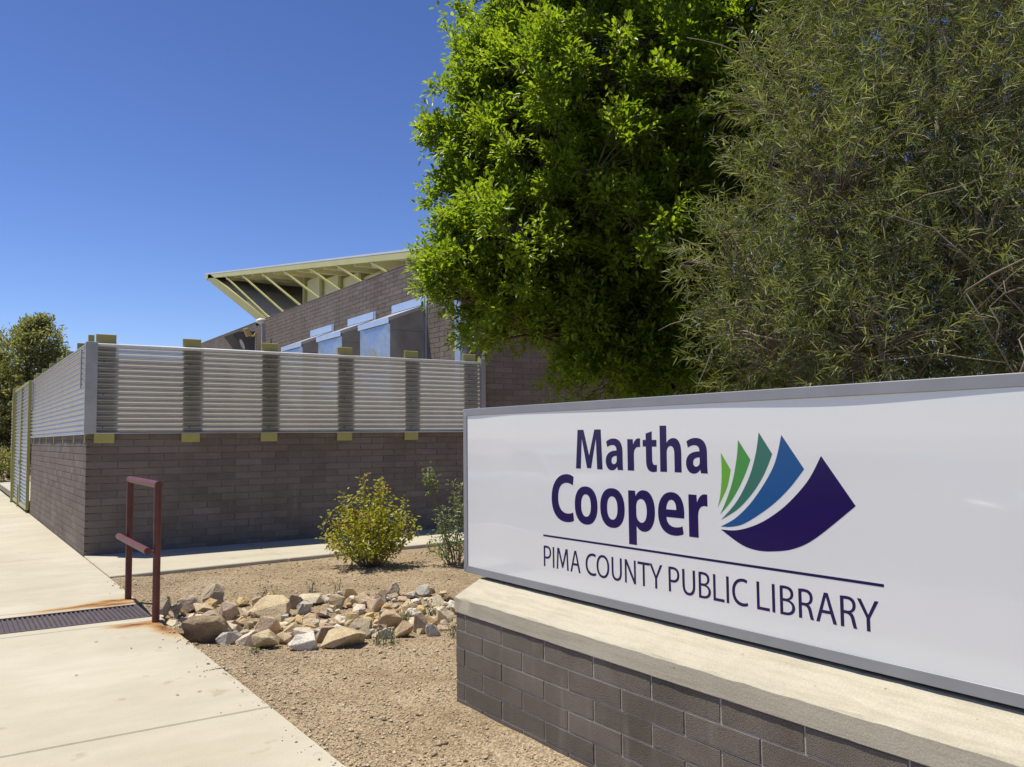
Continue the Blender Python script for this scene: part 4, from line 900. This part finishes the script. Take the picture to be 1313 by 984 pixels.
def willow_tree():
    lobes = [(5.35, 4.0, 4.15, 0.52), (5.2, 3.6, 3.3, 0.72), (4.71, 3.98, 2.81, 0.41), (4.68, 3.8, 2.24, 0.43), (5.01, 3.22, 2.24, 0.56), (5.79, 3.18, 3.79, 0.83), (5.64, 2.88, 2.71, 0.72), (5.85, 2.66, 2.13, 0.61), (6.0, 3.55, 5.0, 0.8), (6.57, 2.67, 3.51, 0.88), (6.79, 3.02, 4.81, 0.9), (6.0, 4.0, 5.0, 0.45), (6.51, 3.94, 3.2, 1.03), (5.65, 4.09, 2.51, 0.67), (6.66, 3.42, 2.38, 0.79), (5.0, 3.5, 1.5, 0.5), (5.6, 2.9, 1.5, 0.6), (7.2, 3.4, 3.6, 1.1), (6.9, 4.2, 4.4, 0.7), (7.6, 2.9, 2.6, 1.0), (6.4, 4.6, 2.2, 0.8), (7.4, 3.4, 5.2, 1.0)]
    t = thing('willow_leaf_tree', 'olive narrow-leaved shrubby tree with many pale stems behind the right half of the sign', 'tree')
    mb = MB(); tw = MB(); Ps, Ds, Ns, Ls, Ws = [], [], [], [], []
    root = Vector((5.75, 3.25, -0.1))
    for li, (x, y, z, r) in enumerate(lobes):
        c_ = Vector((x, y, z)); st = root + Vector((hsh(li, 5) * 0.5, hsh(li, 6) * 0.5, 0))
        pts = limb(mb, st, c_, 0.035, 0.014, 0.14, 8, 7, 200 + li)
        ncl = int(800 * r * r) + 60
        d = unit(ncl); rad = r * (0.25 + 0.85 * rng.random(ncl) ** 0.6); cc = np.array(c_) + d * rad[:, None]
        for j in range(ncl):
            p = Vector(cc[j]); src = c_ + (p - c_) * 0.25 + Vector((hsh(j, li, 3), hsh(j, li, 7), -0.6)) * 0.22
            if j % 4 == 0: limb(tw, src, p, 0.0055, 0.002, 0.16, 4, 4, li * 400 + j)
            nl = rng.integers(13, 22); out = np.array((p - src).normalized()) + np.array([0, 0, 0.25]); out /= np.linalg.norm(out)
            sh = rng.uniform(0, 0.2, nl); side = unit(nl)
            Ps.append(cc[j] + out * sh[:, None]); Ds.append(out * 0.8 + side * 0.85 + np.array([0, 0, -0.05]))
            Ns.append(unit(nl) + np.array([0, 0, 0.7])); L = rng.uniform(0.05, 0.12, nl); Ls.append(L); Ws.append(rng.uniform(0.0045, 0.0085, nl))
    # crooked bare branches seen through the foliage on the right
    for k in range(34):
        p = Vector((5.6 + rnd.uniform(-0.5, 0.9), 2.9 + rnd.uniform(-0.7, 0.6), rnd.uniform(0.2, 1.4))); r_ = rnd.uniform(0.009, 0.018); d_ = Vector((rnd.uniform(-0.3, 0.3), rnd.uniform(-0.3, 0.3), 1)).normalized()
        pts = [p]
        for q in range(9):
            d_ = (d_ + Vector((rnd.gauss(0, 0.22), rnd.gauss(0, 0.22), rnd.gauss(0.02, 0.12)))).normalized(); p = p + d_ * rnd.uniform(0.18, 0.32); pts.append(p)
            if q > 1 and rnd.random() < 0.6: limb(tw, p, p + Vector((rnd.gauss(0, 0.28), rnd.gauss(0, 0.28), rnd.uniform(0, 0.4))), 0.006, 0.002, 0.2, 4, 4, 2500 + k * 10 + q)
        tw.tube(pts, [r_ * (1 - 0.085 * i) for i in range(len(pts))], 5)
    for k in range(420):
        lx, ly, lz, lr = rnd.choice(lobes); q = Vector((rnd.gauss(0, 1), rnd.gauss(0, 1), rnd.gauss(0, 1))).normalized()
        a = Vector((lx, ly, lz)) + q * lr * rnd.uniform(0.2, 0.8); b = a + Vector((rnd.gauss(0, 0.3), rnd.gauss(0, 0.3), rnd.gauss(0.12, 0.25)))
        limb(tw, a, b, 0.0065, 0.0025, 0.2, 5, 4, 1500 + k)
    mb.build('trunk', M['twig'], t, True, False); tag(tw.build('twigs', M['twig'], t, True, False), kind='stuff')
    link('crown', leaf_mesh('crown', np.concatenate(Ps), np.concatenate(Ds), np.concatenate(Ns), np.concatenate(Ls), np.concatenate(Ws), M['leaf_willow'], 0.15, 0.10), t)
willow_tree()

def far_tree(label, lobes, root, dens, lsz):
    t = thing('far_tree', label, 'tree'); mb = MB(); Ps, Ds = [], []
    limb(mb, root, (lobes[0][0], lobes[0][1], lobes[0][2] * 0.6), 0.25, 0.16, 0.05, 5, 8, 3)
    for li, (x, y, z, r) in enumerate(lobes):
        limb(mb, Vector(root) + Vector((0, 0, 1.5)), (x, y, z), 0.12, 0.03, 0.1, 5, 6, li)
        n = int(dens * r * r) + 50; d = unit(n); rad = r * (0.35 + 0.75 * rng.random(n) ** 0.6)
        cl = np.repeat(np.array((x, y, z)) + d * rad[:, None], 9, 0) + rng.normal(0, 0.11, (n * 9, 3)); Ps.append(cl); Ds.append(unit(n * 9) + np.array([0, 0, 0.15]))
    P = np.concatenate(Ps); n = len(P)
    mb.build('trunk', M['bark'], t, True, False)
    L = rng.uniform(0.7, 1.3, n) * lsz
    link('crown', leaf_mesh('crown', P, np.concatenate(Ds), unit(n) + np.array([0, 0, 0.5]), L, L * 0.4, M['leaf_far'], 0.2), t)
far_tree('dull green tall tree far behind the gate at the left edge', [(2.81, 46.16, 5.16, 1.66), (3.69, 45.48, 6.25, 1.11), (4.49, 45.03, 5.14, 0.81), (2.19, 45.51, 3.28, 1.8), (3.87, 46.79, 3.35, 1.7), (0.98, 47.41, 4.81, 1.84), (3.68, 45.87, 1.69, 1.47), (2.32, 46.83, 1.75, 1.47), (3.43, 45.6, 6.99, 0.44), (3.82, 45.31, 7.24, 0.29), (0.45, 48.0, 2.2, 2.0), (-1.5, 48, 4.2, 2.0)], (2.8, 46.2, -0.1), 210, 0.17)
far_tree('low green shrub far beyond the gate at the left edge', [(1.0, 40, 0.7, 0.9), (-0.2, 40.3, 0.6, 0.8), (2.0, 40.5, 0.6, 0.7)], (1.0, 40, -0.1), 260, 0.12)

def shrub(name, label, cx, cy, stems, hmax, spread, nleaf, lsz, mat, wratio, seed, lean=(0, 0), hv=(0.5, 0.65, 0.78, 0.86, 0.92, 1.04), smin=0.18):
    t = thing(name, label, 'bush'); rr = random.Random(seed); mb = MB(); Ps, Ds = [], []; z0 = gz(cx, cy)
    for k in range(stems):
        a = rr.uniform(0, 2 * PI); q = rr.random() ** 0.5 if spread > 0.06 or name != 'bush' else 0.15 * rr.random()
        top_ = Vector((cx + math.cos(a) * spread * q + lean[0], cy + math.sin(a) * spread * q * 0.8 + lean[1], z0 + hmax * (1 - 0.58 * q * q) * rr.choice(hv)))
        root = Vector((cx + math.cos(a) * 0.10 * q, cy + math.sin(a) * 0.1 * q, z0 - 0.03))
        pts = limb(mb, root, top_, 0.006, 0.002, 0.16, 6, 5, seed * 100 + k)
        for _ in range(nleaf):
            s = rr.uniform(smin, 1.0) ** 0.8; i = min(5, int(s * 6)); p = pts[i].lerp(pts[i + 1], s * 6 - i)
            o_ = Vector((rr.gauss(0, 1), rr.gauss(0, 1), rr.gauss(0.2, 0.8))).normalized(); w = 0.055 + 0.05 * rr.random()
            Ps.append(tuple(p + o_ * w * rr.random())); Ds.append(tuple(o_ + Vector((0, 0, 0.1))))
    P = np.array(Ps); n = len(P); L = rng.uniform(0.6, 1.25, n) * lsz
    mb.build('stems', M['twig'], t, True, False)
    link('foliage', leaf_mesh('foliage', P, np.array(Ds), unit(n) * 0.7 + np.array([0, 0, 1.0]), L, L * wratio, mat, 0.25, 0.15), t)
shrub('bush', 'yellow-green leafy bush with a few reddish leaves beside the wall path', 4.52, 9.95, 76, 1.10, 0.74, 52, 0.050, M['leaf_bush'], 0.58, 5)
shrub('bush', 'taller sparse grey-green shrub half hidden by the left end of the sign', 5.50, 9.45, 22, 1.0, 0.44, 52, 0.06, M['leaf_sage'], 0.30, 6, (0.0, 0))
shrub('bush', 'single tall drooping shoot rising left of the sparse shrub by the sign', 5.38, 9.45, 3, 1.27, 0.05, 62, 0.058, M['leaf_sage'], 0.30, 8, (-0.33, -0.05), (1.0, 0.93), 0.72)
wl = ['wispy green weed among the rocks near the handrail', 'thin upright weed behind the middle of the rock swale', 'thin upright weed right of its twin behind the swale', 'tiny weed at the back edge of the big tan block', 'green weed at the near right of the swale', 'leafy weed between the grey stone and the sign pedestal', 'tiny weed at the sidewalk edge below the rocks', 'leafy weed near the pointed brown rock', 'small weed sprouting at the right end of the rocks']
for i, (x, y, h, sp, k) in enumerate([(1.80, 7.75, 0.20, 0.10, 7), (3.34, 8.72, 0.22, 0.04, 3), (3.50, 8.44, 0.24, 0.05, 3), (2.85, 8.75, 0.18, 0.03, 3), (2.93, 6.12, 0.12, 0.12, 8), (3.50, 6.05, 0.14, 0.12, 8), (1.95, 6.45, 0.06, 0.05, 4), (3.55, 7.0, 0.20, 0.12, 8), (3.95, 7.25, 0.16, 0.1, 6)]):
    shrub('weed', wl[i], x, y, k, h, sp, 16, 0.032, M['leaf_weed'], 0.3, 40 + i)
for o in bpy.data.objects:
    if o.name.split('.')[0] == 'weed': o['category'] = 'weed'
# scattered dry leaf litter on the walk
for i, (x, y) in enumerate([(1.02, 7.35), (1.22, 6.95), (1.42, 6.85), (0.80, 6.4), (1.23, 5.55), (1.35, 5.52)]):
    o = MB().add([(0, 0, 0.002), (0.018, -0.006, 0.006), (0.036, 0, 0.003), (0.018, 0.007, 0.005)], [(0, 1, 2, 3)]).build('dry_leaf', M['twig'], recalc=False)
    o.location = (x, y, 0.002); o.rotation_euler = (0, 0, i * 1.3)
    tag(o, 'tiny dry brown leaf lying on the concrete sidewalk', 'leaf', 'dry leaves on the sidewalk')

# ------------------------------------------------------------------ cars in the lot (seen mirrored in the glossy sign face)
def car(label, y, x, paint, seed):
    t = thing('parked_car', label, 'car'); t.location = (x, y, -0.16); t.rotation_euler = (0, 0, PI if seed else 0)
    # stations along the length: y, belt height, half width, sill height
    st = [(-2.25, 0.62, 0.62, 0.42), (-2.18, 0.78, 0.78, 0.28), (-1.9, 0.92, 0.86, 0.24), (-1.2, 0.98, 0.90, 0.22), (0.0, 0.97, 0.91, 0.22), (0.9, 0.95, 0.91, 0.22), (1.3, 0.90, 0.90, 0.22), (1.9, 0.82, 0.86, 0.24), (2.2, 0.70, 0.76, 0.30), (2.27, 0.58, 0.62, 0.42)]
    mb = MB(); n = 10
    for (yy, b, w, z0) in st:
        mb.v += [(-w * 0.9, yy, z0), (-w, yy, z0 + 0.14), (-w, yy, (z0 + b) / 2 + 0.05), (-w * 0.96, yy, b - 0.06), (-w * 0.86, yy, b), (w * 0.86, yy, b), (w * 0.96, yy, b - 0.06), (w, yy, (z0 + b) / 2 + 0.05), (w, yy, z0 + 0.14), (w * 0.9, yy, z0)]
    for i in range(len(st) - 1):
        for k in range(n): mb.f.append((i * n + k, i * n + (k + 1) % n, (i + 1) * n + (k + 1) % n, (i + 1) * n + k))
    mb.f += [tuple(range(n)), tuple(range(len(st) * n - 1, (len(st) - 1) * n - 1, -1))]
    smooth_by_angle(mb.build('body', paint, t), 50)
    g = [(-1.75, 0.94, 0.76), (-1.15, 1.36, 0.64), (-0.5, 1.46, 0.61), (0.2, 1.46, 0.61), (0.55, 1.38, 0.63), (1.25, 0.92, 0.77)]
    mb = MB()
    for (yy, z, w) in g: mb.v += [(-0.80 if z > 1 else -w, yy, 0.93), (-w, yy, z), (w, yy, z), (0.80 if z > 1 else w, yy, 0.93)]
    for i in range(len(g) - 1):
        for k in range(3): mb.f.append((i * 4 + k, i * 4 + k + 1, i * 4 + k + 5, i * 4 + k + 4))
    mb.build('windows', M['glass'], t)
    mb = MB()
    for (yy, z, w) in g[1:5]: mb.v += [(-w - 0.012, yy, z - 0.05), (-w + 0.03, yy, z + 0.012), (w - 0.03, yy, z + 0.012), (w + 0.012, yy, z - 0.05)]
    for i in range(3):
        for k in range(3): mb.f.append((i * 4 + k, i * 4 + k + 1, i * 4 + k + 5, i * 4 + k + 4))
    mb.build('roof', paint, t)
    for sx in (-1, 1):
        for (ya, za, yb, zb) in ((-1.75, 0.95, -1.15, 1.34), (1.25, 0.93, 0.55, 1.36), (-0.25, 0.95, -0.25, 1.44)):
            wa, wb = (0.79, 0.655)
            MB().tube([(sx * wa, ya, za), (sx * wb, yb, zb)], 0.032, 6).build('pillar', paint, t)
        MB().box(sx * 0.93 - 0.09, sx * 0.93 + 0.09, 0.72, 0.86, 0.94, 1.08).build('mirror', paint, t)
        for wy in (-1.38, 1.40):
            w = MB().tube([(sx * 0.72, wy, 0.33), (sx * 0.915, wy, 0.33)], 0.33, 24).build('wheel', M['rubber'], t)
            MB().tube([(sx * 0.90, wy, 0.33), (sx * 0.925, wy, 0.33)], 0.21, 16).build('rim', M['galv'], w)
        MB().box(sx * 0.55 - 0.16, sx * 0.55 + 0.16, 2.14, 2.25, 0.60, 0.70).build('headlight', M['white_plastic'], t)
        MB().box(sx * 0.62 - 0.14, sx * 0.62 + 0.14, -2.24, -2.12, 0.64, 0.76).build('tail_light', M['burgundy'], t)
M['car_silver'] = flat('silver_car_paint', (0.48, 0.49, 0.50), 0.25, 0.5, 1.0, 0.6); M['car_dark'] = flat('graphite_car_paint', (0.09, 0.095, 0.10), 0.25, 0.5, 1.0, 0.5)
M['car_silver'] = flat('white_car_paint', (0.72, 0.72, 0.71), 0.25, 0.5, 1.0)
car('white sedan parked in the lot, mirrored faintly at the left of the sign face', 16.6, -6.4, M['car_silver'], 0)
car('dark grey sedan parked in the lot, mirrored faintly at the right of the sign face', 7.4, -6.2, M['car_dark'], 1)
